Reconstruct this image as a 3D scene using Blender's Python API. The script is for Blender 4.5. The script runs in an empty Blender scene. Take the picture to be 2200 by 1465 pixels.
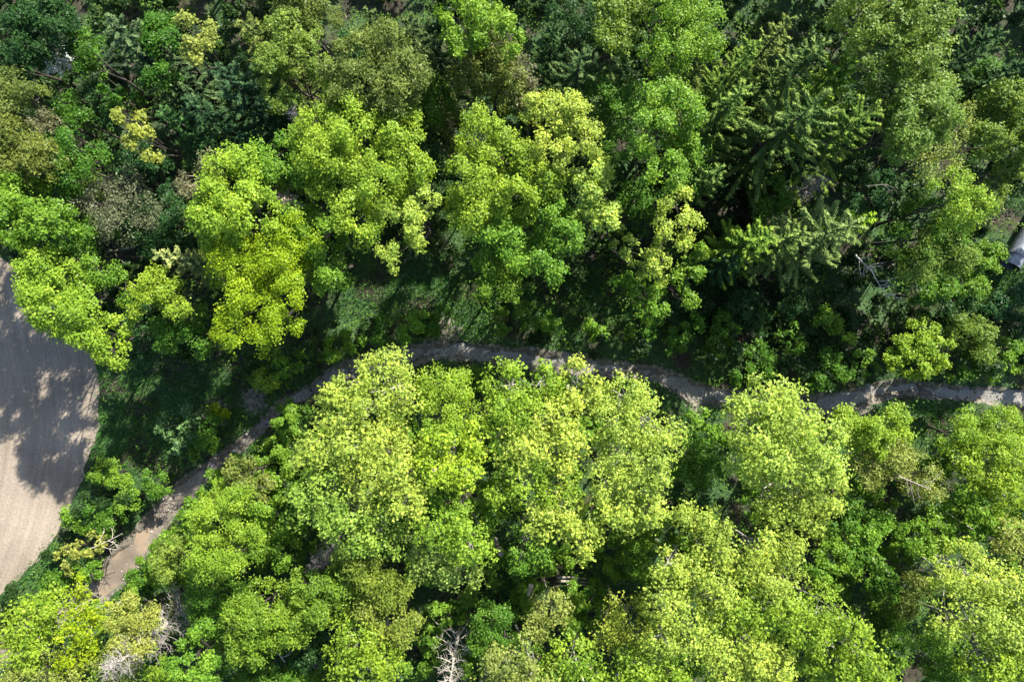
import bpy, math
import numpy as np
from mathutils import Vector

# ------------------------------------------------------------------ camera, light, exposure
S = bpy.context.scene
H = 55.0                       # drone height over the ground, metres
F = 2200 * 24 / 36.0           # focal length in photo pixels
cam_d = bpy.data.cameras.new('camera'); cam = bpy.data.objects.new('camera', cam_d)
S.collection.objects.link(cam); S.camera = cam
cam.location = (0, 0, H); cam.rotation_euler = (0, 0, 0)
cam_d.lens = 24; cam_d.sensor_width = 36; cam_d.clip_end = 3000; cam_d.clip_start = 0.1

ELEV, AZ = math.radians(38), math.radians(34)      # sun towards the top right of the picture
W = bpy.data.worlds.new('World'); S.world = W; W.use_nodes = True
wn = W.node_tree.nodes; wl = W.node_tree.links
for n in list(wn): wn.remove(n)
sky = wn.new('ShaderNodeTexSky'); sky.sky_type = 'NISHITA'; sky.sun_disc = False
sky.sun_elevation = ELEV; sky.sun_rotation = AZ
bg = wn.new('ShaderNodeBackground'); bg.inputs['Strength'].default_value = 0.095
wo = wn.new('ShaderNodeOutputWorld')
wl.new(sky.outputs[0], bg.inputs[0]); wl.new(bg.outputs[0], wo.inputs[0])
sd = bpy.data.lights.new('sun', 'SUN'); sd.energy = 4.6; sd.angle = math.radians(0.5); sd.color = (1, .95, .85)
sun = bpy.data.objects.new('sun', sd); S.collection.objects.link(sun)
tosun = Vector((math.sin(AZ) * math.cos(ELEV), math.cos(AZ) * math.cos(ELEV), math.sin(ELEV)))
sun.rotation_euler = tosun.to_track_quat('Z', 'Y').to_euler(); sun.location = tosun * 120
S.view_settings.view_transform = 'Standard'; S.view_settings.look = 'None'
S.view_settings.gamma = 1; S.view_settings.use_curve_mapping = False
S.view_settings.exposure = 1.62
S.cycles.max_bounces = 6; S.cycles.diffuse_bounces = 3; S.cycles.transmission_bounces = 4
S.cycles.transparent_max_bounces = 4

# ------------------------------------------------------------------ helpers
def at(px, py, z=0.0):
    k = (H - z) / F
    return np.array([(px - 1100) * k, (732.5 - py) * k, z])

def tag(o, label=None, cat=None, group=None, kind=None):
    if label: o['label'] = label
    if cat: o['category'] = cat
    if group: o['group'] = group
    if kind: o['kind'] = kind
    return o

def mesh_obj(name, V, Fc, mat, parent=None, color=None, tint=None, smooth=False):
    """V (n,3) verts, Fc (m,k) faces of equal size"""
    V = np.asarray(V, np.float32); Fc = np.asarray(Fc, np.int32)
    me = bpy.data.meshes.new(name)
    m, k = Fc.shape
    me.vertices.add(len(V)); me.vertices.foreach_set('co', V.ravel())
    me.loops.add(m * k); me.loops.foreach_set('vertex_index', Fc.ravel())
    me.polygons.add(m); me.polygons.foreach_set('loop_start', np.arange(0, m * k, k, dtype=np.int32))
    me.polygons.foreach_set('loop_total', np.full(m, k, np.int32))
    if smooth: me.polygons.foreach_set('use_smooth', np.ones(m, bool))
    me.update(calc_edges=True)
    if tint is not None:
        a = me.attributes.new('tint', 'FLOAT', 'FACE'); a.data.foreach_set('value', np.asarray(tint, np.float32))
    me.materials.append(mat)
    o = bpy.data.objects.new(name, me); S.collection.objects.link(o)
    if parent: o.parent = parent
    if color is not None: o.color = (*color, 1)
    return o

def empty(name, loc):
    o = bpy.data.objects.new(name, None); S.collection.objects.link(o)
    o.location = loc; o.empty_display_size = .5
    return o

def unit(a): return a / np.maximum(np.linalg.norm(a, axis=-1, keepdims=True), 1e-9)

def _hash(i, j, k, s):
    x = np.sin(i * 127.1 + j * 311.7 + k * 74.7 + s * 53.3) * 43758.5453
    return x - np.floor(x)
def vnoise(p, s=0.0):
    """cheap smooth value noise on (n,2) or (n,3), 0..1"""
    p = np.asarray(p, float)
    if p.shape[1] == 2: p = np.c_[p, np.zeros(len(p))]
    i = np.floor(p); f = p - i; f = f * f * (3 - 2 * f); r = 0
    for a in (0, 1):
        for b in (0, 1):
            for c in (0, 1):
                w = (f[:, 0] if a else 1 - f[:, 0]) * (f[:, 1] if b else 1 - f[:, 1]) * (f[:, 2] if c else 1 - f[:, 2])
                r = r + w * _hash(i[:, 0] + a, i[:, 1] + b, i[:, 2] + c, s)
    return r
def fbm(p, s=0.0, o=4):
    r = 0; a = .5; t = 0
    for k in range(o):
        r = r + a * vnoise(np.asarray(p) * 2 ** k, s + k * 7); t += a; a *= .5
    return r / t

def leaf_quads(P, Nrm, L, Wd, rng, fold=.25, D=None):
    """wedge shaped leaves, one triangle each: (n) centres, normals, length, width -> verts, faces"""
    n = len(P)
    t = D if D is not None else rng.normal(size=(n, 3))
    t = unit(t - (t * Nrm).sum(1, keepdims=True) * Nrm)
    b = np.cross(Nrm, t)
    L = np.broadcast_to(L, n)[:, None]; Wd = np.broadcast_to(Wd, n)[:, None]
    sk = rng.uniform(-.25, .25, (n, 1))
    V = np.empty((n, 3, 3))
    V[:, 0] = P - t * L * .5 + b * Wd * .55
    V[:, 1] = P + t * L * .55 + b * Wd * sk
    V[:, 2] = P - t * L * (.5 - sk) - b * Wd * .55
    return V.reshape(-1, 3), np.arange(n * 3).reshape(n, 3)

def tubes(paths, radii, sides=4):
    """paths (n,k,3), radii (n,k) -> quads"""
    P = np.asarray(paths, float); R = np.asarray(radii, float)
    n, k, _ = P.shape
    d = np.gradient(P, axis=1); d = unit(d)
    ref = np.where(np.abs(d[..., 2:3]) > .9, np.array([1., 0, 0]), np.array([0, 0, 1.]))
    a = unit(np.cross(d, ref)); b = np.cross(d, a)
    ang = np.arange(sides) * 2 * np.pi / sides
    ring = P[:, :, None] + R[:, :, None, None] * (np.cos(ang)[None, None, :, None] * a[:, :, None] + np.sin(ang)[None, None, :, None] * b[:, :, None])
    V = ring.reshape(-1, 3)
    idx = np.arange(n * k * sides).reshape(n, k, sides)
    nx = np.roll(idx, -1, axis=2)
    Fc = np.stack([idx[:, :-1], nx[:, :-1], nx[:, 1:], idx[:, 1:]], -1).reshape(-1, 4)
    return V, Fc

def join(parts):
    Vs, Fs, off = [], [], 0
    for V, Fc in parts:
        Vs.append(V); Fs.append(Fc + off); off += len(V)
    return np.concatenate(Vs), np.concatenate(Fs)

# ------------------------------------------------------------------ materials
def newmat(name):
    m = bpy.data.materials.new(name); m.use_nodes = True
    nt = m.node_tree
    for n in list(nt.nodes): nt.nodes.remove(n)
    return m, nt, nt.nodes.new('ShaderNodeOutputMaterial')

def leaf_material(name, trans=.38, spec=.18, rough=.45, hue=.022, val=.5):
    m, nt, out = newmat(name); N = nt.nodes.new; Lk = nt.links.new
    oi = N('ShaderNodeObjectInfo'); at_ = N('ShaderNodeAttribute'); at_.attribute_name = 'tint'
    hs = N('ShaderNodeHueSaturation')
    mh = N('ShaderNodeMapRange'); mh.inputs['To Min'].default_value = .5 + hue; mh.inputs['To Max'].default_value = .5 - hue
    mv = N('ShaderNodeMapRange'); mv.inputs['To Min'].default_value = 1 - val; mv.inputs['To Max'].default_value = 1 + val
    Lk(at_.outputs['Fac'], mh.inputs['Value']); Lk(at_.outputs['Fac'], mv.inputs['Value'])
    Lk(mh.outputs[0], hs.inputs['Hue']); Lk(mv.outputs[0], hs.inputs['Value']); Lk(oi.outputs['Color'], hs.inputs['Color'])
    p = N('ShaderNodeBsdfPrincipled'); p.inputs['Roughness'].default_value = rough
    p.inputs['Specular IOR Level'].default_value = spec
    t = N('ShaderNodeBsdfTranslucent'); mx = N('ShaderNodeMixShader'); mx.inputs[0].default_value = trans
    h2 = N('ShaderNodeHueSaturation'); h2.inputs['Hue'].default_value = .485; h2.inputs['Saturation'].default_value = 1.15; h2.inputs['Value'].default_value = 1.1
    Lk(hs.outputs[0], p.inputs['Base Color']); Lk(hs.outputs[0], h2.inputs['Color']); Lk(h2.outputs[0], t.inputs['Color'])
    Lk(p.outputs[0], mx.inputs[1]); Lk(t.outputs[0], mx.inputs[2]); Lk(mx.outputs[0], out.inputs[0])
    return m
M_LEAF = leaf_material('broad_leaf')
M_NEEDLE = leaf_material('needles', .2, .12, .7, .03, .68)
M_GRASS = leaf_material('grass_blades', .3, .2, .6, .03, .5)

def bark_material():
    m, nt, out = newmat('bark'); N = nt.nodes.new; Lk = nt.links.new
    oi = N('ShaderNodeObjectInfo'); nz = N('ShaderNodeTexNoise'); nz.inputs['Scale'].default_value = 6; nz.inputs['Detail'].default_value = 6
    tc = N('ShaderNodeTexCoord'); Lk(tc.outputs['Object'], nz.inputs['Vector'])
    mr = N('ShaderNodeMapRange'); mr.inputs['From Min'].default_value = .3; mr.inputs['From Max'].default_value = .7
    mr.inputs['To Min'].default_value = .55; mr.inputs['To Max'].default_value = 1.35
    mul = N('ShaderNodeVectorMath'); mul.operation = 'SCALE'
    Lk(nz.outputs[0], mr.inputs[0]); Lk(oi.outputs['Color'], mul.inputs[0]); Lk(mr.outputs[0], mul.inputs['Scale'])
    p = N('ShaderNodeBsdfPrincipled'); p.inputs['Roughness'].default_value = .85
    bp = N('ShaderNodeBump'); bp.inputs['Strength'].default_value = .5; bp.inputs['Distance'].default_value = .03
    Lk(nz.outputs[0], bp.inputs['Height']); Lk(bp.outputs[0], p.inputs['Normal'])
    Lk(mul.outputs[0], p.inputs['Base Color']); Lk(p.outputs[0], out.inputs[0])
    return m
M_BARK = bark_material()

def ramp_node(nt, stops):
    r = nt.nodes.new('ShaderNodeValToRGB'); e = r.color_ramp.elements
    while len(e) > 1: e.remove(e[-1])
    e[0].position = stops[0][0]; e[0].color = (*stops[0][1], 1)
    for p, c in stops[1:]:
        x = e.new(p); x.color = (*c, 1)
    return r

def ground_material():
    m, nt, out = newmat('forest_floor'); N = nt.nodes.new; Lk = nt.links.new
    geo = N('ShaderNodeNewGeometry')
    def noise(sc, det=6):
        n = N('ShaderNodeTexNoise'); n.inputs['Scale'].default_value = sc; n.inputs['Detail'].default_value = det
        Lk(geo.outputs['Position'], n.inputs['Vector']); return n
    n1, n2, n3 = noise(.35), noise(3.2, 8), noise(14, 4)
    soil = ramp_node(nt, [(.3, (.018, .015, .010)), (.5, (.036, .029, .018)), (.7, (.065, .054, .034))])
    green = ramp_node(nt, [(.3, (.015, .04, .012)), (.55, (.035, .085, .02)), (.75, (.07, .13, .03))])
    Lk(n2.outputs[0], soil.inputs[0]); Lk(n2.outputs[0], green.inputs[0])
    mk = N('ShaderNodeMapRange'); mk.inputs['From Min'].default_value = .4; mk.inputs['From Max'].default_value = .52
    Lk(n1.outputs[0], mk.inputs[0])
    mx = N('ShaderNodeMixRGB'); Lk(mk.outputs[0], mx.inputs[0]); Lk(soil.outputs[0], mx.inputs[1]); Lk(green.outputs[0], mx.inputs[2])
    # bare earth of the creek banks (attribute bank: 0..1)
    a = N('ShaderNodeAttribute'); a.attribute_name = 'bank'
    mud = ramp_node(nt, [(.3, (.07, .062, .046)), (.5, (.15, .132, .103)), (.68, (.25, .22, .175))])
    Lk(n2.outputs[0], mud.inputs[0])
    ad = N('ShaderNodeMath'); ad.operation = 'ADD'; sb = N('ShaderNodeMath'); sb.operation = 'MULTIPLY_ADD'
    sb.inputs[1].default_value = 1.1; sb.inputs[2].default_value = -.55
    Lk(n2.outputs[0], sb.inputs[0]); Lk(sb.outputs[0], ad.inputs[0]); Lk(a.outputs['Fac'], ad.inputs[1])
    mk2 = N('ShaderNodeMapRange'); mk2.inputs['From Min'].default_value = .42; mk2.inputs['From Max'].default_value = .58
    Lk(ad.outputs[0], mk2.inputs[0])
    mx2 = N('ShaderNodeMixRGB'); Lk(mk2.outputs[0], mx2.inputs[0]); Lk(mx.outputs[0], mx2.inputs[1]); Lk(mud.outputs[0], mx2.inputs[2])
    p = N('ShaderNodeBsdfPrincipled'); p.inputs['Roughness'].default_value = .9
    bp = N('ShaderNodeBump'); bp.inputs['Distance'].default_value = .12; bp.inputs['Strength'].default_value = .7
    Lk(n3.outputs[0], bp.inputs['Height']); Lk(bp.outputs[0], p.inputs['Normal'])
    Lk(mx2.outputs[0], p.inputs['Base Color']); Lk(p.outputs[0], out.inputs[0])
    return m

ROW_C = at(-700, 900, 0)      # centre round which the field is worked
def field_material():
    m, nt, out = newmat('tilled_soil'); N = nt.nodes.new; Lk = nt.links.new
    geo = N('ShaderNodeNewGeometry')
    sub = N('ShaderNodeVectorMath'); sub.operation = 'SUBTRACT'; sub.inputs[1].default_value = tuple(ROW_C)
    Lk(geo.outputs['Position'], sub.inputs[0])
    sep = N('ShaderNodeSeparateXYZ'); Lk(sub.outputs[0], sep.inputs[0])
    an = N('ShaderNodeMath'); an.operation = 'ARCTAN2'; Lk(sep.outputs[1], an.inputs[0]); Lk(sep.outputs[0], an.inputs[1])
    ln = N('ShaderNodeVectorMath'); ln.operation = 'LENGTH'; Lk(sub.outputs[0], ln.inputs[0])
    cmb = N('ShaderNodeCombineXYZ')
    s1 = N('ShaderNodeMath'); s1.operation = 'MULTIPLY'; s1.inputs[1].default_value = 1.6; Lk(an.outputs[0], s1.inputs[0])
    Lk(ln.outputs['Value'], cmb.inputs[0]); Lk(s1.outputs[0], cmb.inputs[1])
    st = N('ShaderNodeTexNoise'); st.inputs['Scale'].default_value = 3.4; st.inputs['Detail'].default_value = 4; Lk(cmb.outputs[0], st.inputs['Vector'])
    st2 = N('ShaderNodeTexNoise'); st2.inputs['Scale'].default_value = 1.1; st2.inputs['Detail'].default_value = 2; Lk(cmb.outputs[0], st2.inputs['Vector'])
    big = N('ShaderNodeTexNoise'); big.inputs['Scale'].default_value = .16; big.inputs['Detail'].default_value = 5; Lk(geo.outputs['Position'], big.inputs['Vector'])
    cl = N('ShaderNodeTexNoise'); cl.inputs['Scale'].default_value = 7; cl.inputs['Detail'].default_value = 8; Lk(geo.outputs['Position'], cl.inputs['Vector'])
    def mad(x, a, b):
        q = N('ShaderNodeMath'); q.operation = 'MULTIPLY_ADD'; q.inputs[1].default_value = a; q.inputs[2].default_value = b; Lk(x, q.inputs[0]); return q.outputs[0]
    def add(x, y):
        q = N('ShaderNodeMath'); q.operation = 'ADD'; Lk(x, q.inputs[0]); Lk(y, q.inputs[1]); return q.outputs[0]
    v = add(add(mad(st.outputs[0], .32, -.16), mad(st2.outputs[0], .3, -.15)), add(mad(big.outputs[0], .8, -.4), mad(cl.outputs[0], .5, .25)))
    r = ramp_node(nt, [(.25, (.145, .118, .09)), (.5, (.235, .195, .152)), (.75, (.335, .282, .222))])
    Lk(v, r.inputs[0])
    p = N('ShaderNodeBsdfPrincipled'); p.inputs['Roughness'].default_value = .95; p.inputs['Specular IOR Level'].default_value = .1
    bp = N('ShaderNodeBump'); bp.inputs['Distance'].default_value = .05; bp.inputs['Strength'].default_value = .6
    Lk(add(st.outputs[0], cl.outputs[0]), bp.inputs['Height']); Lk(bp.outputs[0], p.inputs['Normal'])
    Lk(r.outputs[0], p.inputs['Base Color']); Lk(p.outputs[0], out.inputs[0])
    return m

def creek_material():
    m, nt, out = newmat('muddy_water'); N = nt.nodes.new; Lk = nt.links.new
    geo = N('ShaderNodeNewGeometry')
    n = N('ShaderNodeTexNoise'); n.inputs['Scale'].default_value = .55; n.inputs['Detail'].default_value = 7; Lk(geo.outputs['Position'], n.inputs['Vector'])
    f = N('ShaderNodeTexNoise'); f.inputs['Scale'].default_value = 5; f.inputs['Detail'].default_value = 6; Lk(geo.outputs['Position'], f.inputs['Vector'])
    a = N('ShaderNodeAttribute'); a.attribute_name = 'silt'
    r = ramp_node(nt, [(.3, (.085, .078, .066)), (.48, (.17, .16, .14)), (.6, (.25, .235, .205))])
    r2 = ramp_node(nt, [(.3, (.12, .095, .075)), (.5, (.185, .145, .11)), (.66, (.26, .185, .12))])
    mm = N('ShaderNodeMath'); mm.operation = 'ADD'; mh = N('ShaderNodeMath'); mh.operation = 'MULTIPLY'; mh.inputs[1].default_value = .5
    Lk(n.outputs[0], mm.inputs[0]); Lk(f.outputs[0], mm.inputs[1]); Lk(mm.outputs[0], mh.inputs[0])
    Lk(mh.outputs[0], r.inputs[0]); Lk(n.outputs[0], r2.inputs[0])
    mx = N('ShaderNodeMixRGB'); Lk(a.outputs['Fac'], mx.inputs[0]); Lk(r.outputs[0], mx.inputs[1]); Lk(r2.outputs[0], mx.inputs[2])
    p = N('ShaderNodeBsdfPrincipled'); p.inputs['Roughness'].default_value = .32; p.inputs['Specular IOR Level'].default_value = .5
    bp = N('ShaderNodeBump'); bp.inputs['Distance'].default_value = .04; bp.inputs['Strength'].default_value = .35
    Lk(f.outputs[0], bp.inputs['Height']); Lk(bp.outputs[0], p.inputs['Normal'])
    Lk(mx.outputs[0], p.inputs['Base Color']); Lk(p.outputs[0], out.inputs[0])
    return m

def steel_material():
    m, nt, out = newmat('galvanised_steel'); N = nt.nodes.new; Lk = nt.links.new
    tc = N('ShaderNodeTexCoord'); n = N('ShaderNodeTexNoise'); n.inputs['Scale'].default_value = 2.5; n.inputs['Detail'].default_value = 8; Lk(tc.outputs['Object'], n.inputs['Vector'])
    r = ramp_node(nt, [(.3, (.13, .14, .155)), (.55, (.22, .24, .265)), (.72, (.29, .31, .335))]); Lk(n.outputs[0], r.inputs[0])
    p = N('ShaderNodeBsdfPrincipled'); p.inputs['Roughness'].default_value = .5; p.inputs['Metallic'].default_value = .35
    Lk(r.outputs[0], p.inputs['Base Color']); Lk(p.outputs[0], out.inputs[0])
    return m
def stone_material():
    m, nt, out = newmat('stone'); N = nt.nodes.new; Lk = nt.links.new
    tc = N('ShaderNodeTexCoord'); n = N('ShaderNodeTexNoise'); n.inputs['Scale'].default_value = 5; n.inputs['Detail'].default_value = 8; Lk(tc.outputs['Object'], n.inputs['Vector'])
    r = ramp_node(nt, [(.3, (.18, .17, .16)), (.7, (.42, .40, .37))]); Lk(n.outputs[0], r.inputs[0])
    p = N('ShaderNodeBsdfPrincipled'); p.inputs['Roughness'].default_value = .85
    Lk(r.outputs[0], p.inputs['Base Color']); Lk(p.outputs[0], out.inputs[0])
    return m

# ------------------------------------------------------------------ layout of the ground
CREEK = [(-260, 1560, 34), (-60, 1440, 32), (90, 1340, 32), (180, 1278, 30), (215, 1258, 36), (262, 1215, 40), (310, 1158, 34), (355, 1100, 27), (400, 1052, 26), (445, 1010, 20),
         (490, 975, 16), (540, 938, 15), (585, 895, 12), (610, 868, 13), (650, 848, 14), (690, 825, 15), (730, 800, 18), (800, 782, 21), (880, 765, 21), (940, 753, 17),
         (1000, 754, 20), (1080, 764, 20), (1160, 774, 24), (1240, 782, 27), (1300, 790, 23), (1360, 795, 14), (1420, 806, 17), (1480, 838, 20), (1540, 852, 17),
         (1600, 862, 16), (1680, 868, 16), (1760, 867, 19), (1820, 862, 21), (1880, 842, 19), (1940, 832, 14), (2010, 840, 16), (2080, 845, 15), (2150, 852, 18), (2230, 862, 20), (2420, 905, 22), (2900, 990, 24), (3600, 1000, 26)]
ck = np.array([[*at(x, y, -.4)[:2], w * (H / F) * (.72 if x < 430 else .5 if x < 770 else .66 if x < 1500 else .74)] for x, y, w in CREEK])
def smooth_path(P, n=10):
    out = []
    for i in range(len(P) - 1):
        p0, p1, p2, p3 = P[max(i - 1, 0)], P[i], P[i + 1], P[min(i + 2, len(P) - 1)]
        for t in np.linspace(0, 1, n, endpoint=False):
            out.append(.5 * ((2 * p1) + (-p0 + p2) * t + (2 * p0 - 5 * p1 + 4 * p2 - p3) * t ** 2 + (-p0 + 3 * p1 - 3 * p2 + p3) * t ** 3))
    out.append(P[-1]); return np.array(out)
cks = smooth_path(ck, 8)
def creek_dist(x, y):
    """signed distance to the creek edge (negative inside)"""
    P = np.c_[x, y]; best = np.full(len(P), 1e9)
    A = cks[:-1]; B = cks[1:]
    for i in range(0, len(A)):
        ab = B[i, :2] - A[i, :2]; L2 = (ab ** 2).sum() + 1e-9
        t = np.clip(((P - A[i, :2]) @ ab) / L2, 0, 1)
        d = np.hypot(*(P - (A[i, :2] + t[:, None] * ab)).T) - (A[i, 2] + t * (B[i, 2] - A[i, 2]))
        np.minimum(best, d, out=best)
    return best

FIELD_EDGE = [(-900, 250), (-300, 420), (-60, 510), (60, 590), (130, 660), (190, 740), (214, 800), (216, 850), (206, 930), (190, 1000), (160, 1075), (118, 1150), (68, 1215), (10, 1272), (-60, 1320), (-300, 1420), (-900, 1500)]
fe = np.array([at(x, y, 0)[:2] for x, y in FIELD_EDGE])
def field_inside(x, y, grow=0.0):
    """positive metres inside the field"""
    xe = np.interp(-np.asarray(y), -fe[:, 1], fe[:, 0])
    return xe - np.asarray(x) + grow

def ground_h(x, y, d=None):
    x = np.asarray(x, float); y = np.asarray(y, float)
    if d is None: d = creek_dist(x, y)
    p = np.c_[x, y]
    base = (fbm(p * .12, 3) - .5) * .9 + (fbm(p * .6, 5, 3) - .5) * .35
    fi = field_inside(x, y)
    base = base * np.clip((-fi - .4) / 3, 0, 1)
    base = base * np.clip((d + .1) / 2.5, 0, 1)
    e = d + .24 + (fbm(p * .9, 9, 3) - .5) * 1.1 + (fbm(p * 2.6, 19, 2) - .5) * .6
    t = np.clip((e + .25) / .75, 0, 1); t = t * t * (3 - 2 * t)
    return base * t + (1 - t) * -.75

print('ground')
def axis(lo, hi, step, far):
    inner = np.arange(lo, hi + step, step); out = [inner]
    s, a, b = step, [], []
    x1, x0 = hi + step, lo
    while x1 < far: s *= 1.25; x1 += s; x0 -= s; a.append(x1); b.append(x0)
    return np.concatenate([b[::-1], inner, a])
gx = axis(-44, 44, .34, 700); gy = axis(-30, 30, .34, 700)
X, Y = np.meshgrid(gx, gy); xf, yf = X.ravel(), Y.ravel()
D = creek_dist(xf, yf)
Z = ground_h(xf, yf, D)
idx = np.arange(len(xf)).reshape(X.shape)
Fq = np.stack([idx[:-1, :-1], idx[:-1, 1:], idx[1:, 1:], idx[1:, :-1]], -1).reshape(-1, 4)
ground = mesh_obj('ground', np.c_[xf, yf, Z], Fq, ground_material(), smooth=True)
bank = np.clip(1 - (D - .1) / (.12 + .9 * fbm(np.c_[xf, yf] * .25, 21) ** 2), 0, 1)
for (px, py, r, s) in [(950, 722, 60, .6), (545, 862, 40, .65), (465, 890, 40, .6), (2000, 935, 24, .3), (1850, 868, 45, .6), (1130, 745, 50, .4), (1590, 845, 60, .45), (215, 1235, 60, .5), (500, 985, 40, .4), (1500, 865, 40, .6)]:
    c = at(px, py); rr = np.hypot(xf - c[0], yf - c[1]) / (r * H / F)
    bank = np.maximum(bank, s * np.clip(1.4 - rr, 0, 1))
a = ground.data.attributes.new('bank', 'FLOAT', 'POINT'); a.data.foreach_set('value', bank.astype(np.float32))
tag(ground, 'dark woodland floor with soil, moss and bare creek banks', kind='structure')

# field: a sheet laid on the flat part of the ground, ragged edge
yy = np.arange(fe[-1, 1], fe[0, 1], .22)
xe = np.interp(-yy, -fe[:, 1], fe[:, 0]) + (fbm(np.c_[yy * 1.3, yy * 0], 31) - .5) * .9
cols = np.concatenate([[-400, -200, -100, -60], np.linspace(-50, 0, 60)])
V, n = [], len(cols)
for yv, xv in zip(yy, xe):
    for j, c in enumerate(cols):
        V.append((c if c < -50 else -50 + (xv + 50) * (c + 50) / 50, yv, .03))
V = np.array(V); V[:, 2] += (fbm(V[:, :2] * 2.2, 40, 3) - .5) * .03
idx = np.arange(len(V)).reshape(len(yy), n)
Fq = np.stack([idx[:-1, :-1], idx[:-1, 1:], idx[1:, 1:], idx[1:, :-1]], -1).reshape(-1, 4)
tag(mesh_obj('field', V, Fq, field_material(), smooth=True), 'bare tilled field of pale soil with curved drill lines', kind='structure')

# creek surface
c = smooth_path(ck, 12); dr = unit(np.gradient(c[:, :2], axis=0)); nr = np.c_[-dr[:, 1], dr[:, 0]]
cr = []
K = 9
for j in range(K):
    s = (j / (K - 1) * 2 - 1)
    cr.append(np.c_[c[:, :2] + nr * (s * (c[:, 2] + .7))[:, None], np.full(len(c), -.38)])
V = np.stack(cr, 1).reshape(-1, 3)
idx = np.arange(len(V)).reshape(len(c), K)
Fq = np.stack([idx[:-1, :-1], idx[1:, :-1], idx[1:, 1:], idx[:-1, 1:]], -1).reshape(-1, 4)
creek = mesh_obj('creek', V, Fq, creek_material(), smooth=True)
silt = np.clip((-V[:, 0] - 18) / 14, 0, 1) * .85
a = creek.data.attributes.new('silt', 'FLOAT', 'POINT'); a.data.foreach_set('value', silt.astype(np.float32))
tag(creek, 'narrow muddy creek winding through the wood', kind='structure')

# ------------------------------------------------------------------ plants
#            clump r, clumps per m2, tufts per clump, leaves per tuft, tuft r, leaf L, leaf W, up bias, inner share, twig density
SP = {
 'maple':  dict(rc=.62, dc=2.4,  tc=20, lt=10,  rt=.15, L=.125, W=.11, up=.75, low=-.65, flat=1.4, br=8),
 'poplar': dict(rc=.98, dc=2.3,  tc=54, lt=2,  rt=.055, L=.135, W=.13, ri=.12, up=.75, low=-.6, flat=1.35, br=30),
 'ash':    dict(rc=.58, dc=2.0,  tc=30, lt=6,  rt=.10, L=.145, W=.12, up=.65, low=-.5, flat=1.2, br=10),
 'willow': dict(rc=.50, dc=3.6,  tc=24, lt=7,  rt=.16, L=.19, W=.085, up=.5, low=-.5, flat=1.15, br=10),
 'twiggy': dict(rc=.50, dc=2.0,  tc=14, lt=5,  rt=.16, L=.14, W=.09, up=.4, low=-.4, flat=1.1, br=50),
 'shrub':  dict(rc=.42, dc=3.0,  tc=18, lt=7,  rt=.12, L=.155, W=.125, up=.7, low=-.2, flat=.8, br=6),
 'sparse': dict(rc=.45, dc=1.5,  tc=10, lt=5,  rt=.11, L=.20, W=.15, up=.6, low=-.3, flat=.9, br=16),
}
PALE_BARK = (.30, .285, .245); DARK_BARK = (.05, .042, .034); GREY_BARK = (.33, .30, .28)

def leaf_cloud(rng, lobes, sp, dens=1.0, size=1.0):
    """lobes (c, R, Rz) -> leaf centres, normals, tint, and clump centres for the twigs"""
    P, Nn, Tn, anchors = [], [], [], []
    for li, (c, R, Rz) in enumerate(lobes):
        ncl = max(4, int(sp['dc'] * 4.2 * R * R * dens * .8))
        z = 1 - (1 - sp['low']) * rng.random(ncl) ** 1.15; ph = rng.uniform(0, 2 * np.pi, ncl)
        dr = np.c_[np.sqrt(1 - z * z) * np.cos(ph), np.sqrt(1 - z * z) * np.sin(ph), z]
        rad = (.70 + .42 * vnoise(dr * 2.1 + c, li)) * rng.uniform(.86, 1.06, ncl)
        rad *= 1 - .12 * (sp['rc'] > .9); rad[rng.random(ncl) < .22] *= .68
        C = c + dr * np.c_[R * rad, R * rad, Rz * rad]
        anchors.append(C)
        rc = sp['rc'] * rng.uniform(.65, 1.3, ncl) * min(1, .5 + R * .35)
        tc = sp['tc']
        d2 = unit(rng.normal(size=(ncl, tc, 3)) + dr[:, None] * .7 + [0, 0, .35])
        T = C[:, None] + d2 * (rc[:, None] * rng.uniform(sp.get('ri', .4), 1.05, (ncl, tc)))[..., None] * [1, 1, .8]
        lt = sp['lt']
        Lp = T[:, :, None] + rng.normal(size=(ncl, tc, lt, 3)) * sp['rt'] * [1, 1, .7]
        nn = unit(d2[:, :, None] * .6 + np.array([0, 0, sp['up']]) + rng.normal(size=(ncl, tc, lt, 3)) * .48)
        tin = np.clip(.5 + rng.normal(size=(ncl, 1, 1)) * .10 + rng.normal(size=(ncl, tc, 1)) * .12 + rng.normal(size=(ncl, tc, lt)) * .14, 0, 1)
        P.append(Lp.reshape(-1, 3)); Nn.append(nn.reshape(-1, 3)); Tn.append(tin.ravel())
    return np.concatenate(P), np.concatenate(Nn), np.concatenate(Tn), anchors

def curve3(a, b, rng, k=5, sag=.0, wob=.08):
    t = np.linspace(0, 1, k)[:, None]; L = np.linalg.norm(b - a)
    m = a * (1 - t) + b * t; m = m + np.sin(t * np.pi) * (rng.normal(size=3) * wob * L + np.array([0, 0, sag * L]))
    return m

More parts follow.
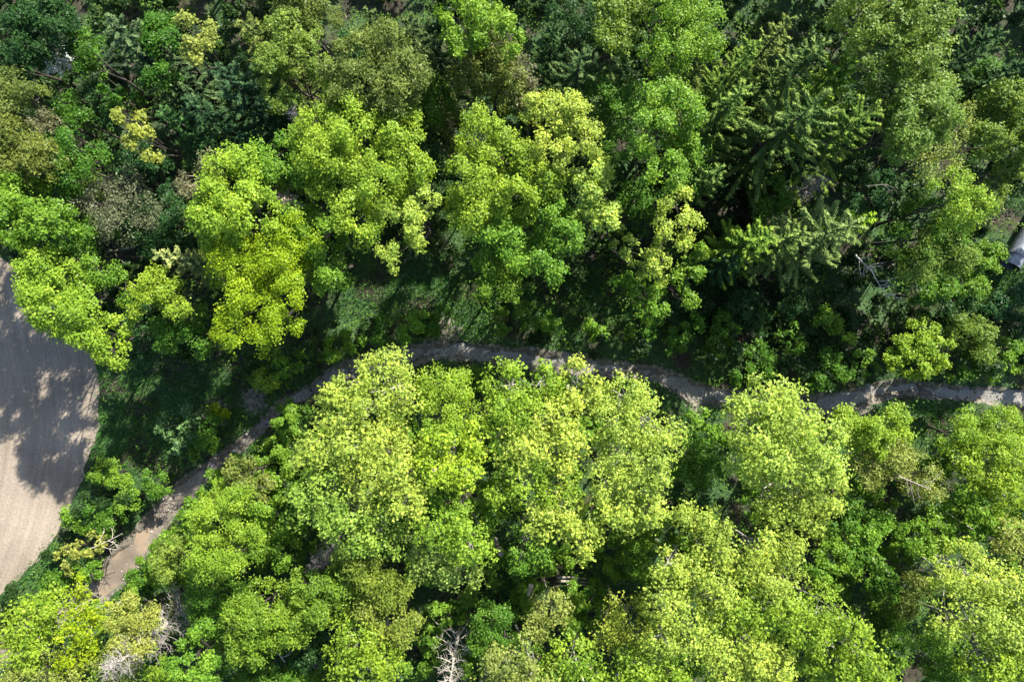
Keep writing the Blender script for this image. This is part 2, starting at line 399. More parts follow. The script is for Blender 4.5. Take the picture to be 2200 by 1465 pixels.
seed = [100]
def broadleaf(name, sp_name, col, T, lobes_px, label, group, cat='tree', bark=DARK_BARK, dens=1.0, size=1.0, ch=None, shrub=False):
    seed[0] += 1; rng = np.random.default_rng(seed[0]); sp = SP[sp_name]
    dens *= rng.uniform(.82, 1.15); size *= rng.uniform(.88, 1.15); q_ = rng.normal(size=2) * .03
    col = (col[0] * (1 + q_[0] + q_[1]), col[1] * (1 + q_[0]), col[2] * (1 + q_[0] - q_[1]))
    A = np.array(lobes_px, float); w = A[:, 2] ** 2
    cpx = (A[:, :2] * w[:, None]).sum(0) / w.sum()
    far = np.hypot(*(A[:, :2] - cpx).T)
    lobes = []
    for (px, py, r), dd in zip(A, far):
        R = r * (H - T * .8) / F
        z = T - R * sp['flat'] * .95 - .22 * dd * (H - T) / F + rng.uniform(-.35, .35) * min(1, T / 10)
        z = max(z, R * .35 if shrub else R * .9)
        p = at(px, py, z)
        k_ = .96 if cpx[1] > 780 else .88
        lobes.append((p, R * k_, R * k_ * sp['flat']))
    bx, by = at(cpx[0], cpx[1], T * .75)[:2]
    gz = float(ground_h([bx], [by])[0])
    root = empty(name, (bx, by, gz))
    base = np.array([bx, by, gz])
    P, Nn, Tn, anchors = leaf_cloud(rng, lobes, sp, dens)
    keep = P[:, 2] > gz + .05; P, Nn, Tn = P[keep], Nn[keep], Tn[keep]
    Lr = rng.uniform(.75, 1.25, len(P)) * size
    V, Fc = leaf_quads(P - base, Nn, sp['L'] * Lr, sp['W'] * Lr, rng)
    mesh_obj('foliage' if shrub else 'crown', V, Fc, M_LEAF, root, color=col, tint=Tn)
    # trunk, limbs and twigs
    parts = []
    if shrub:
        st = []
        rd = []
        for (c, R, Rz), an in zip(lobes, anchors):
            for q in an[rng.permutation(len(an))[:sp['br']]]:
                st.append(curve3(base * .7 + np.array([*c[:2], gz]) * .3 + rng.normal(size=3) * [.12, .12, 0] - [0, 0, .1], q, rng, 5, .05, .08)); rd.append([.035, .028, .02, .014, .008])
        V, Fc = tubes(np.array(st) - base, rd, 3)
        mesh_obj('stem', V, Fc, M_BARK, root, color=bark)
    else:
        rt = .06 + T * .007
        ctr = np.array([bx, by, 0.0]); top = lobes[int(np.argmax([l[0][2] for l in lobes]))][0]
        fork = base + (np.array([top[0], top[1], T * .9]) - base) * .45 + rng.normal(size=3) * [.3, .3, 0]
        tp = np.stack([base - [0, 0, .3], base * .66 + fork * .34, fork, fork * .4 + top * .6, top])[None]
        parts.append(tubes(tp - base, [[rt * 1.3, rt * .85, rt * .6, rt * .35, rt * .12]], 8))
        st, rd, tw, tr = [], [], [], []
        for (c, R, Rz), an in zip(lobes, anchors):
            s = base + (fork - base) * rng.uniform(.75, 1.0)
            q = c - [0, 0, Rz * .35]
            cv = curve3(s, q, rng, 5, -.06, .05); st.append(cv); rd.append(np.array([.5, .38, .28, .2, .12]) * rt)
            for e in an[rng.permutation(len(an))[:sp['br']]]:
                a0 = cv[rng.integers(2, 5)] if rng.random() < .5 else q
                tw.append(curve3(a0, e, rng, 4, -.05, .07)); tr.append(np.array([.024, .018, .013, .007]) * (1 + T / 20))
        parts.append(tubes(np.array(st) - base, rd, 5)); parts.append(tubes(np.array(tw) - base, tr, 3))
        V, Fc = join(parts); mesh_obj('trunk', V, Fc, M_BARK, root, color=bark)
    tag(root, label, cat, group)
    return root

def spruce(name, col, tip, h, r, label, group, dead=0.0, z0=.12, bark=DARK_BARK, dens=1.0, lean=(0, 0), tipcol=.42, cat='tree', whorl=.8):
    seed[0] += 1; rng = np.random.default_rng(seed[0]); col = (col[0] * .82, col[1] * 1.0, col[2] * .72)
    tp = at(tip[0], tip[1], h)
    bx, by = tp[0] - lean[0], tp[1] - lean[1]
    gz = float(ground_h([bx], [by])[0]); base = np.array([bx, by, gz]); tp = np.array([*tp[:2], h])
    root = empty(name, tuple(base))
    k = 8; t = np.linspace(0, 1, k)[:, None]; tr = (base - [0, 0, .3]) * (1 - t) + tp * t
    rt = .07 + h * .011
    tv, tf = tubes(tr[None] - base, [np.linspace(rt, .015, k)], 7)
    paths, rads = [], []
    lv = np.arange(h * z0, h - .15, whorl)
    for z in lv:
        f = z / h; nb = rng.integers(4, 7)
        a0 = rng.uniform(0, 6.28)
        for i in range(nb):
            a = a0 + i * 2 * np.pi / nb + rng.normal() * .18
            L = r * 1.1 * ((1 - f) ** .72 * .97 + .07) * rng.uniform(.6, 1.15)
            if f < .35: L *= .75 + f * .7
            s = np.linspace(0, 1, 9)
            drop = (-.10 - .42 * (1 - f)) * s + .36 * s ** 2.4 * (1 - .2 * f) + .35 * f * s
            bend = rng.normal() * .12 * s ** 2
            dx = np.cos(a + bend); dy = np.sin(a + bend)
            c0 = base * (1 - f) + tp * f; c0[2] = z + rng.normal() * .1
            paths.append(c0 + np.c_[dx * s * L, dy * s * L, drop * L]); rads.append(np.linspace(.028 + .02 * (1 - f), .006, 9))
    paths = np.array(paths); rads = np.array(rads)
    alive = rng.random(len(paths)) >= dead
    bv, bf = tubes(paths - base, rads, 3)
    parts = [(tv, tf), (bv, bf)]
    # side twigs + needles
    P0, D0, U0, Tn, LL = [], [], [], [], []
    tw = []
    for pth in paths[alive]:
        L = np.linalg.norm(pth[-1] - pth[0]); n = max(12, int(L * 46 * dens))
        s = rng.uniform(.12, 1, n) * 8; i = np.minimum(s.astype(int), 7); fr = (s - i)[:, None]
        p = pth[i] * (1 - fr) + pth[i + 1] * fr; d = unit(pth[i + 1] - pth[i])
        side = unit(np.cross(d, [0, 0, 1.0])) * rng.choice([-1, 1], n)[:, None]
        wl = (.10 + .36 * L * .45 * np.sin(np.pi * np.clip(s / 8 * .9 + .08, 0, 1)))[:, None]
        wl = np.clip(wl * .5, .08, .20)
        dirn = unit(d * 1.25 + side * 1.0 + rng.normal(size=(n, 3)) * .25 + [0, 0, -.18])
        tips = p + dirn * wl
        for q in (.45, .9):
            P0.append(p + dirn * wl * q); D0.append(dirn); U0.append(unit(np.array([0, 0, 1.]) + rng.normal(size=(n, 3)) * .5))
            Tn.append(np.clip(.22 + tipcol * q * (s / 8) ** 1.5 * 1.8 + rng.normal(size=n) * .12, 0, 1)); LL.append(np.full(n, .24))
        # upright needles along the spine
        P0.append(p + [0, 0, .03]); D0.append(unit(d + rng.normal(size=(n, 3)) * .3)); U0.append(unit(np.array([0, 0, 1.]) + side * .6)); LL.append(np.full(n, .26))
        Tn.append(np.clip(.25 + tipcol * (s / 8) ** 2 * 1.8 + rng.normal(size=n) * .12, 0, 1))
    if P0:
        P = np.concatenate(P0); LLc = np.concatenate(LL) * rng.uniform(.8, 1.2, len(P))
        V, Fc = leaf_quads(P - base, np.concatenate(U0), LLc, LLc * .46, rng, .2, np.concatenate(D0))
        mesh_obj('crown', V, Fc, M_NEEDLE, root, color=col, tint=np.concatenate(Tn))
    if dead > .3:    # fine bare twigs on dead branches
        q, qr = [], []
        for pth in paths[~alive]:
            for _ in range(9):
                s = rng.integers(2, 8); d = unit(pth[s + 1 if s < 8 else s] - pth[s - 1]); sd_ = unit(np.cross(d, [0, 0, 1.])) * rng.choice([-1, 1])
                e = pth[s] + unit(d * .7 + sd_ * .9 + rng.normal(size=3) * .3 + [0, 0, -.3]) * rng.uniform(.2, .6)
                q.append(np.stack([pth[s], (pth[s] + e) / 2 + rng.normal(size=3) * .03, e])); qr.append([.012, .009, .005])
        if q: parts.append(tubes(np.array(q) - base, qr, 3))
    V, Fc = join(parts); mesh_obj('trunk', V, Fc, M_BARK, root, color=bark)
    tag(root, label, cat, group)
    return root

# colours (surface colours of the leaves)
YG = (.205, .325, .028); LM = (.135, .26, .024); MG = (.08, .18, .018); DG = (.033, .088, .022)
PL = (.305, .405, .06); GO = (.235, .33, .012); OL = (.135, .18, .035); SG = (.145, .23, .036)
BR = (.17, .17, .08); BD = (.022, .06, .028); BE = (.24, .29, .06)

G_UP = 'broadleaf trees above the creek'; G_PO = 'pale poplars below the creek'; G_LO = 'broadleaf trees below the creek'
G_SP = 'spruces in the dark wood'; G_TL = 'mixed trees of the shaded corner'; G_SH = 'shrubs beside the creek and field'
G_DK = 'dark understorey trees'; G_DE = 'dead spruces'

B = 'broadleaf_tree'; PO = 'poplar_tree'; SPR = 'spruce_tree'; SHR = 'shrub'
# name, species, colour, top height, lobes (photo x, y, radius), label, group, extra
TREES = [
 # --- bright crowns above the creek
 (B,'maple',YG,15,[(700,262,68),(770,292,78),(862,300,60),(722,370,72),(812,392,76),(885,372,42),(762,470,58),(672,330,48)],'large lime crown with deep folds, just above the dark grass glade',G_UP,{}),
 (B,'maple',LM,12.5,[(600,322,52),(640,385,45),(588,368,36)],'small lime crown tucked against the left flank of the large lime one',G_UP,{}),
 (B,'ash',PL,13,[(862,468,56),(905,498,42),(848,548,34),(905,438,34)],'pale speckled yellow crown hanging over the end of the dark glade',G_UP,{}),
 (B,'maple',LM,12.5,[(690,562,50),(716,602,34),(652,480,40),(700,505,42)],'deeper green crown between the golden tree and the large lime crown',G_UP,{}),
 (B,'maple',YG,15,[(506,395,66),(480,470,66),(548,450,54),(530,350,32),(440,480,30)],'tall yellow-lime crown with a pointed top, behind the golden tree',G_UP,{}),
 (B,'maple',(.215,.325,.012),14,[(520,560,76),(604,556,60),(644,498,44),(545,655,66),(600,690,44),(500,715,44),(640,625,38),(560,735,26)],'golden yellow crown fraying into long fingers toward the grass',G_UP,{}),
 (B,'maple',YG,12,[(340,622,44),(320,660,30),(372,650,34)],'small round lime crown between the golden tree and the field corner tree',G_UP,{}),
 (B,'maple',MG,9.5,[(400,690,44),(360,720,36),(428,735,26)],'mid green low crown under the edge of the golden tree',G_UP,{}),
 (B,'maple',YG,13.5,[(108,590,58),(132,655,72),(82,630,40),(178,690,48)],'yellow-green crown leaning out over the shaded field corner',G_UP,{'dens':1.3}),
 (B,'ash',YG,11.5,[(215,712,44),(238,752,34),(255,690,26)],'looser yellow-green crown at the field corner above the shaded lawn',G_UP,{}),
 (B,'maple',LM,11,[(222,590,40),(262,620,30)],'shaded green crown behind the tree at the field corner',G_UP,{}),
 (B,'maple',LM,14,[(58,432,66),(110,470,44),(30,490,44),(20,420,30)],'bright green crown at the picture edge above the field',G_UP,{'dens':1.5}),
 (B,'maple',DG,10,[(60,530,44),(20,545,30)],'dark green low tree under the bright crown at the field top',G_UP,{}),
 (B,'ash',PL,15,[(1200,250,60),(1252,300,48),(1185,305,48),(1140,228,28)],'pale lime crown at the top of the crown cluster over the bend',G_UP,{}),
 (B,'maple',YG,14.5,[(1036,292,52),(1085,338,66),(1008,385,56),(1020,452,56),(1098,425,62),(1160,392,44),(1118,380,40)],'broad bright green crown, tallest above the middle of the creek',G_UP,{}),
 (B,'maple',LM,13,[(1178,462,52),(1212,512,42),(1112,520,62),(1168,568,48),(1062,498,40)],'rich green crown joined below the broad bright green one',G_UP,{}),
 (B,'maple',LM,11,[(1050,580,50),(1098,618,36),(1030,620,24)],'green crown reaching farthest down over the glade from the middle cluster',G_UP,{}),
 (B,'ash',PL,13.5,[(1268,370,46),(1282,430,48),(1302,478,34)],'pale cream-green speckled crown right of the broad bright cluster',G_UP,{}),
 (B,'maple',LM,16,[(1410,210,46),(1462,250,46),(1402,296,50),(1462,318,42),(1430,370,40)],'bright green crown of separate leafy billows beside the star shaped spruce',G_UP,{}),
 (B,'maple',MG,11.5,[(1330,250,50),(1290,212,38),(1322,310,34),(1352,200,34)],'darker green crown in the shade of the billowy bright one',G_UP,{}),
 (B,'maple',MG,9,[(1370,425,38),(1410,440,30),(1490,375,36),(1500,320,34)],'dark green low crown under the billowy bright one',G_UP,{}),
 (B,'maple',LM,14.5,[(1420,32,60),(1490,48,54),(1440,112,50),(1512,92,38),(1392,85,30)],'bright green crown cut by the top edge, above the billowy one',G_UP,{}),
 (B,'ash',PL,12,[(1455,442,40),(1440,510,42),(1478,480,28),(1412,560,26)],'loose pale green crown with a thin top, above the creek bend',G_UP,{}),
 (B,'sparse',PL,10.5,[(1318,510,34),(1356,540,32),(1392,585,38)],'thin trailing pale crown between two darker gaps',G_UP,{}),
 (B,'ash',LM,8.5,[(1388,630,42),(1342,625,28),(1402,668,26)],'loose light green low crown nearest the creek bend',G_UP,{}),
 (B,'ash',LM,9.5,[(1480,600,36),(1500,550,28),(1462,640,28)],'light green crown beside the dark gap left of the pale spruce row',G_UP,{}),
 (B,'maple',YG,13.5,[(2050,412,46),(2078,448,36),(2030,440,34)],'small glowing yellow-green crown near the steel pipe',G_UP,{}),
 (B,'maple',MG,10,[(1992,470,50),(1958,520,40),(2030,500,36)],'mid green crown below the glowing yellow-green one',G_UP,{}),
 (B,'willow',SG,9.5,[(2010,530,52),(1972,570,40),(2050,555,34)],'grey-green soft crown two below the glowing yellow-green one',G_UP,{}),
 (B,'shrub',LM,6,[(2105,570,40),(2092,620,34),(2130,540,26)],'fresh green small tree right beside the mouth of the steel pipe',G_UP,{}),
 (B,'shrub',MG,6,[(1985,620,44),(2030,630,34)],'olive green small tree in shade below the grey-green soft crown',G_UP,{}),
 (B,'maple',SG,16,[(1855,22,58),(1920,35,58),(1985,50,52),(1890,90,52),(1965,115,56),(1848,75,34)],'very large sage green crown cut by the top edge, upper half of the pair',G_UP,{}),
 (B,'maple',SG,15,[(1935,175,60),(2005,190,48),(1975,245,62),(1922,262,48),(1950,308,44),(2010,275,34)],'large sage green crown standing against the dark gap, lower of the pair',G_UP,{}),
 (B,'maple',LM,14,[(-30,380,70),(-110,330,80),(-70,440,60),(-190,380,70)],'bright green crown added mostly beyond the edge to shade the field',G_UP,{'dens':1.3}),  # put in mostly out of view to cast shade on the field
 # --- top edge, middle
 (B,'willow',OL,15,[(768,122,56),(838,108,62),(882,165,54),(792,188,58),(850,206,50),(722,180,38)],'large olive-yellow crown with a greyish middle, near the top edge',G_TL,{}),
 (B,'ash',LM,14,[(982,30,50),(1030,58,56),(1080,80,50),(1010,108,44),(965,62,34)],'fresh green crown touching the top edge, right of the dark conifers',G_TL,{}),
 (B,'willow',OL,11.5,[(1060,140,56),(1010,165,44),(1100,200,44),(1050,95,36)],'olive feathery crown under the fresh green one at the top',G_TL,{}),
 (B,'twiggy',BR,11,[(1135,165,38),(1120,205,30)],'pinkish brown twiggy crown above the broad bright cluster',G_TL,{'bark':(.22,.16,.13)}),
 (B,'twiggy',OL,8,[(950,250,52),(975,310,44),(940,200,38)],'dark olive half bare crown in the gap between the two bright clusters',G_DK,{}),
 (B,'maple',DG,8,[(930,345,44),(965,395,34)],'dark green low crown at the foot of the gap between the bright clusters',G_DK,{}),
 (B,'maple',MG,9.5,[(935,215,34),(920,250,24)],'small green tuft on the shoulder of the large olive-yellow crown',G_DK,{}),
 (B,'maple',DG,10.5,[(1240,35,48),(1262,70,34),(1210,20,30)],'dark green crown at the top edge above the drooping dark spruce',G_TL,{}),
 (B,'willow',SG,13,[(1330,40,50),(1310,90,40),(1360,10,34)],'beige-green hazy crown at the top edge beside the bright green one',G_TL,{}),
 # --- top left shaded corner; some greens darkened to paint in its shade
 (B,'ash',SG,13.5,[(600,95,62),(655,130,52),(580,150,44),(640,60,44),(700,150,34)],'pale sage crown with greyish twigs in the shaded corner',G_TL,{}),
 (B,'ash',SG,11.5,[(600,205,36),(622,235,26)],'sage green tuft hanging below the pale sage crown',G_TL,{}),
 (B,'willow',OL,12.5,[(640,20,48),(690,35,36)],'olive crown on the top edge over the pale sage one',G_TL,{}),
 (B,'maple',(.06,.155,.016),11.5,[(340,60,36),(352,110,34),(345,160,30)],'narrow vivid green column among black conifer gaps',G_TL,{}),
 (B,'ash',BE,13,[(420,70,36),(432,110,30),(402,100,24)],'yellowish speckled tree next to the narrow vivid green column',G_TL,{}),
 (B,'maple',(.06,.155,.016),11,[(185,112,36),(205,145,30),(165,85,22)],'green crown beside the white flowering bush',G_TL,{}),
 (B,'sparse',(.06,.155,.016),9,[(252,190,38),(285,205,30),(248,230,24)],'thin speckled green tree in the middle of the shaded corner',G_TL,{}),
 (B,'maple',(.06,.155,.016),9.5,[(152,240,32),(175,262,22)],'small vivid green tree right of the pinkish bare crown',G_TL,{}),
 (B,'maple',(.06,.155,.016),12.5,[(135,385,40),(165,320,44),(200,345,36),(150,350,26)],'mid green crown below the pinkish bare crown',G_TL,{}),  # first lobe added to close a sun gap over the field
 (B,'ash',(.25,.30,.05),12,[(278,265,32),(300,300,26),(330,330,18)],'slim sunlit yellow treetop standing alone in the shaded corner',G_TL,{}),
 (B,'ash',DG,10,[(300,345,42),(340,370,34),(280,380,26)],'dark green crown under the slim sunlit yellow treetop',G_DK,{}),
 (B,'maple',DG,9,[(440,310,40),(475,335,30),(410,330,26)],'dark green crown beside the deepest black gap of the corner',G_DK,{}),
 (B,'willow',OL,12,[(35,195,46),(65,215,30),(20,240,34)],'olive brown crown on the picture edge in the shaded corner',G_TL,{}),
 (B,'willow',OL,13,[(35,305,54),(70,350,42),(20,360,34),(112,345,36)],'dull olive crown above the bright green one at the edge',G_TL,{}),  # last lobe added to widen the shade on the field
 (B,'twiggy',BR,10.5,[(98,275,34),(80,260,22)],'pinkish bare twiggy crown between olive crowns at the edge',G_TL,{'bark':(.30,.22,.18)}),
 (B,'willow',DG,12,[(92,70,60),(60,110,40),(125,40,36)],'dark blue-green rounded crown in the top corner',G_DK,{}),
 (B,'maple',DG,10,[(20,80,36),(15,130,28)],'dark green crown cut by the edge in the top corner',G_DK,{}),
 (B,'sparse',(.62,.66,.62),9,[(125,118,24),(142,145,20),(112,138,16)],'white flowering bush sprinkled with blossom in the dark corner',G_TL,{'dens':.7,'size':.8}),
 (B,'twiggy',SG,9.5,[(188,388,34),(205,405,22)],'small blue-grey round crown above the grey-brown hazy tree',G_TL,{}),
 (B,'twiggy',(.14,.165,.085),11,[(230,440,62),(292,420,50),(262,480,46),(330,460,40),(190,440,34)],'wide grey-brown hazy crown barely in leaf',G_TL,{'bark':(.20,.17,.14),'dens':2.0}),
 (B,'maple',DG,9.5,[(235,470,50),(290,460,44)],'dark green crown added under the grey-brown hazy tree to shade the field',G_DK,{'dens':1.2}),  # extra crown that blocks sun leaking through to the field
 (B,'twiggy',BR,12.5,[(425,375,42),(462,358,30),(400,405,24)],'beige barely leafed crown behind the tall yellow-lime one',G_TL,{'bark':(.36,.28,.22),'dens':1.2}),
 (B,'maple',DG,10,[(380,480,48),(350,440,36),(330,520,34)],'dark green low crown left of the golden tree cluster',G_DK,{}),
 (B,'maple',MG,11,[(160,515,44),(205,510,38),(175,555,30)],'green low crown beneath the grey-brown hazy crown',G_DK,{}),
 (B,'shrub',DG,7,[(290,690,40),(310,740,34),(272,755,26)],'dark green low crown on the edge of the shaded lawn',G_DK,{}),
 (B,'maple',DG,9,[(210,210,34),(225,250,24)],'dark green small crown between the speckled tree and the bare crown',G_DK,{}),
 (B,'twiggy',GREY_BARK,11,[(608,425,24),(622,445,16)],'lilac grey tuft of bare twigs between two lime crowns',G_TL,{'bark':(.40,.33,.32)}),
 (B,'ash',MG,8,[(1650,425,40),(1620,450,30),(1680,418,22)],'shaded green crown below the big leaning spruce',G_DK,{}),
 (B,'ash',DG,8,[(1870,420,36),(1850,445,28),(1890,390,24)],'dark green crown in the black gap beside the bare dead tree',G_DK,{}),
 # --- right edge
 (B,'twiggy',BE,12,[(2060,292,44),(2020,340,48),(1985,350,34),(2080,250,30)],'beige-grey thinly leafed crown below the sage green pair',G_UP,{'dens':1.3}),
 (B,'willow',SG,12,[(2150,250,56),(2180,310,46),(2120,300,40),(2160,205,34)],'grey-green feathery crown at the picture edge',G_UP,{}),
 (B,'maple',MG,10,[(2092,190,40),(2118,160,28)],'deep green crown between the sage pair and the feathery edge tree',G_UP,{}),
 (B,'ash',SG,10.5,[(2142,392,40),(2120,425,30),(2165,370,26)],'grey-green speckled crown right above the glowing small crown',G_UP,{}),
 (B,'twiggy',DG,7,[(2150,455,34),(2185,430,30)],'dark half bare crown just above the steel pipe',G_DK,{}),
 # --- poplars below the creek
 (PO,'poplar',PL,13.5,[(762,820,40),(828,812,58),(868,850,42),(792,880,46)],'pale poplar crown touching the creek, upper left of the poplar stand',G_PO,{}),
 (PO,'poplar',PL,13.5,[(715,838,30),(735,895,48),(700,950,50),(765,960,50),(668,985,30)],'thin pale poplar crown with many visible grey branches beside the creek turn',G_PO,{'dens':.85}),
 (PO,'poplar',PL,14,[(820,950,52),(855,1010,58),(800,1030,56),(872,1075,42)],'dense pale poplar crown in the inner left of the stand',G_PO,{}),
 (PO,'poplar',(.23,.34,.045),13,[(700,1050,60),(665,1080,40),(750,1110,60),(820,1125,48),(760,1165,28),(845,1165,22)],'greyish green poplar crown at the lower left of the stand',G_PO,{}),
 (PO,'maple',YG,13.5,[(958,828,52),(950,890,50),(1000,900,40)],'most vivid yellow-lime crown at the creek edge of the stand',G_PO,{'size':.9}),
 (PO,'poplar',(.25,.38,.03),14,[(960,960,56),(1000,1000,46),(935,1015,36),(1030,945,36)],'yellow-lime crown in the very middle of the poplar stand',G_PO,{}),
 (PO,'maple',LM,11,[(942,1055,42),(975,1040,28)],'compact green crown near the pale broken trunk',G_PO,{'size':.85}),
 (PO,'poplar',YG,14,[(1098,830,50),(1160,820,40),(1122,888,52),(1070,880,34)],'bright poplar crown pointing up to the widest part of the creek',G_PO,{}),
 (PO,'poplar',PL,14,[(1188,900,46),(1108,955,54),(1182,970,60),(1225,940,30)],'dense bright poplar crown left of the long dark gap',G_PO,{}),
 (PO,'poplar',YG,13,[(1125,1025,52),(1195,1035,46),(1075,1045,34)],'bright poplar crown at the bottom end of the long dark gap',G_PO,{}),
 (PO,'poplar',PL,13,[(1240,815,38),(1262,860,36),(1225,855,24)],'thin cream speckled poplar top in front of the creek',G_PO,{'dens':.75}),
 (PO,'poplar',PL,14,[(1338,850,52),(1312,905,50),(1388,905,52),(1428,935,38)],'cream-green poplar crown with a spiky edge over the creek',G_PO,{}),
 (PO,'poplar',PL,13.5,[(1340,975,58),(1395,985,46),(1308,1035,44),(1370,1045,56),(1420,1020,28)],'cream-green poplar crown right of the long dark gap, with grey twigs in its middle',G_PO,{}),
 (PO,'poplar',PL,12.5,[(1335,1105,44),(1392,1105,40),(1305,1090,28)],'lowest cream-yellow crown of the row right of the long dark gap',G_PO,{}),
 (PO,'poplar',YG,13,[(948,1130,52),(1010,1170,48),(985,1120,36)],'yellowish poplar crown below the pale broken trunk',G_PO,{}),
 (PO,'poplar',(.22,.32,.06),12,[(930,1200,52),(985,1225,46),(900,1160,32)],'soft green poplar crown beneath the yellowish one',G_PO,{}),
 (PO,'poplar',PL,12.5,[(1205,1105,52),(1245,1150,42),(1168,1120,34)],'round cream poplar crown just above the fallen log pile',G_PO,{}),
 (PO,'poplar',LM,11.5,[(1140,1160,46),(1175,1195,36),(1120,1195,24)],'leaf green poplar crown left of the fallen log pile',G_PO,{}),
 (PO,'maple',LM,10,[(1062,1075,36),(1085,1040,26)],'small leaf green crown in the seam of the stand',G_PO,{'size':.8}),
 (PO,'poplar',PL,14.5,[(1655,862,54),(1620,920,56),(1700,915,58),(1590,880,28)],'cream poplar crown overhanging the creek, upper part of the lone group',G_PO,{}),
 (PO,'poplar',PL,14.5,[(1650,985,66),(1738,985,62),(1775,940,32),(1590,985,34)],'widest cream-yellow poplar crown in the lone group beside the dark gap',G_PO,{}),
 (PO,'poplar',PL,13,[(1700,1065,58),(1768,1060,42),(1645,1065,46),(1752,1118,34),(1690,1115,36)],'frayed cream poplar crown at the bottom of the lone group',G_PO,{'dens':.85}),
 # --- bushes & trees right below the creek
 (B,'maple',YG,9,[(1850,922,40),(1908,915,36),(1820,900,28),(1885,950,28)],'yellow-lime small crown between the lone poplars and the dark lawn',G_LO,{}),
 (B,'twiggy',BE,8.5,[(1895,985,62),(1960,1020,48),(1850,1010,40),(2000,1055,26)],'straw coloured soft crown with a bare grey branch sticking out',G_LO,{'dens':1.5}),
 (B,'maple',YG,8.5,[(2092,930,46),(2155,922,46),(2060,955,32),(2120,965,42)],'yellow-green crown touching the creek near the picture edge',G_LO,{'size':.9}),
 (B,'poplar',YG,9,[(2130,1010,52),(2180,985,48),(2080,1000,32),(2165,1060,40)],'yellow-green crown at the picture edge, next one down from the creek',G_LO,{}),
 (B,'ash',LM,8,[(2090,1095,44),(2130,1130,40),(2060,1060,30)],'leaf green lower crown beside the meadow scrub',G_LO,{}),
 (B,'poplar',BE,9.5,[(2165,1145,48),(2195,1190,34)],'straw green crown at the picture edge',G_LO,{}),
 (B,'poplar',PL,12.5,[(2075,1225,54),(2130,1255,48),(2030,1240,32)],'cream-yellow speckled crown right of the meadow scrub',G_LO,{}),
 (B,'poplar',PL,12.5,[(2085,1310,56),(2150,1335,52),(2190,1290,34),(2030,1330,34)],'cream-yellow crown with dark slits, in the bottom right group',G_LO,{}),
 (B,'poplar',YG,12,[(2110,1405,56),(2170,1420,44),(2190,1370,30)],'yellow-green crown in the bottom right corner',G_LO,{}),
 (B,'maple',LM,9,[(2010,1410,46),(1975,1370,36),(2040,1450,34)],'leaf green shaded crown left of the bottom right corner',G_LO,{'size':.8}),
 (B,'poplar',(.24,.34,.05),13,[(1500,1170,54),(1560,1190,50),(1475,1115,34),(1530,1130,34)],'yellow-green crown at the head of the long bottom bank of poplars',G_PO,{}),
 (B,'poplar',PL,13.5,[(1625,1180,52),(1680,1215,46),(1655,1250,44),(1700,1170,24)],'pale crown bordering the meadow scrub on its shady side',G_PO,{}),
 (B,'poplar',PL,13.5,[(1470,1245,52),(1540,1265,54),(1425,1290,44),(1440,1215,34)],'pale yellow crown in the second rank of the bottom bank',G_PO,{}),
 (B,'poplar',YG,13.5,[(1610,1300,54),(1680,1310,50),(1575,1330,34)],'vivid yellow-green crown in the heart of the bottom bank',G_PO,{}),
 (B,'poplar',PL,13.5,[(1470,1350,56),(1530,1375,50),(1420,1370,40)],'pale yellow crown with grey twig patches low in the bottom bank',G_PO,{}),
 (B,'poplar',YG,13.5,[(1765,1310,52),(1820,1330,40),(1740,1360,44)],'vivid yellow crown jutting from the bottom bank toward the scrub',G_PO,{}),
 (B,'poplar',PL,13,[(1610,1400,54),(1665,1430,48),(1560,1440,44)],'pale crown on the bottom edge beside a dark hollow',G_PO,{}),
 (B,'poplar',YG,13,[(1790,1410,52),(1850,1400,44),(1820,1450,44),(1885,1440,34)],'yellow crown on the bottom edge at the end of the bank',G_PO,{}),
 (B,'poplar',YG,12.5,[(1380,1440,50),(1440,1450,40),(1330,1450,34)],'yellow crown on the bottom edge right of the pale leaning branch',G_PO,{}),
 (B,'poplar',PL,10,[(1300,1342,44),(1350,1312,40),(1370,1360,40)],'cream-yellow crown below the fallen log pile',G_PO,{}),
 (B,'ash',LM,7.5,[(1392,1190,44),(1428,1150,36),(1375,1230,28)],'leaf green crown between the lowest cream crown and the log pile',G_LO,{'size':.85}),
 (B,'maple',MG,8.5,[(1495,960,40),(1520,1010,36),(1470,1000,28)],'deep green crown in the dark gap left of the lone poplars',G_DK,{}),
 (B,'maple',DG,7,[(1450,1070,40),(1495,1065,34)],'dark green low crown in the gap below the cream row',G_DK,{}),
 # --- bottom middle
 (B,'poplar',BE,8.5,[(1185,1305,40),(1165,1335,32)],'soft straw green crown below the leaf green poplar crown',G_LO,{}),
 (B,'maple',MG,8.5,[(1060,1330,42),(1085,1370,34),(1040,1375,30)],'vivid green crown beside the leaning dead trunk',G_LO,{}),
 (B,'poplar',BE,11.5,[(1095,1430,54),(1150,1445,42),(1040,1445,34)],'straw yellow crown on the bottom edge right of the dead trunk',G_LO,{}),
 (B,'poplar',YG,11.5,[(1230,1410,44),(1200,1450,38),(1270,1440,28)],'yellow-green crown on the bottom edge at the pale leaning branch',G_LO,{}),
 (B,'poplar',YG,12,[(770,1370,54),(820,1405,48),(735,1410,40),(790,1440,40)],'yellow-lime crown on the bottom edge left of the dead trunk',G_LO,{}),
 (B,'willow',(.15,.25,.022),11.5,[(570,1315,66),(545,1375,50),(620,1345,44),(530,1320,36)],'wide soft green crown low beside the shaded hollow',G_LO,{}),
 (B,'willow',(.14,.24,.025),11,[(690,1290,54),(735,1250,40),(660,1260,34)],'soft green crown between the wide soft one and the olive pair',G_LO,{}),
 (B,'willow',(.16,.23,.03),11.5,[(795,1240,52),(770,1190,40),(840,1270,36)],'soft olive green crown below the greyish poplar',G_LO,{}),
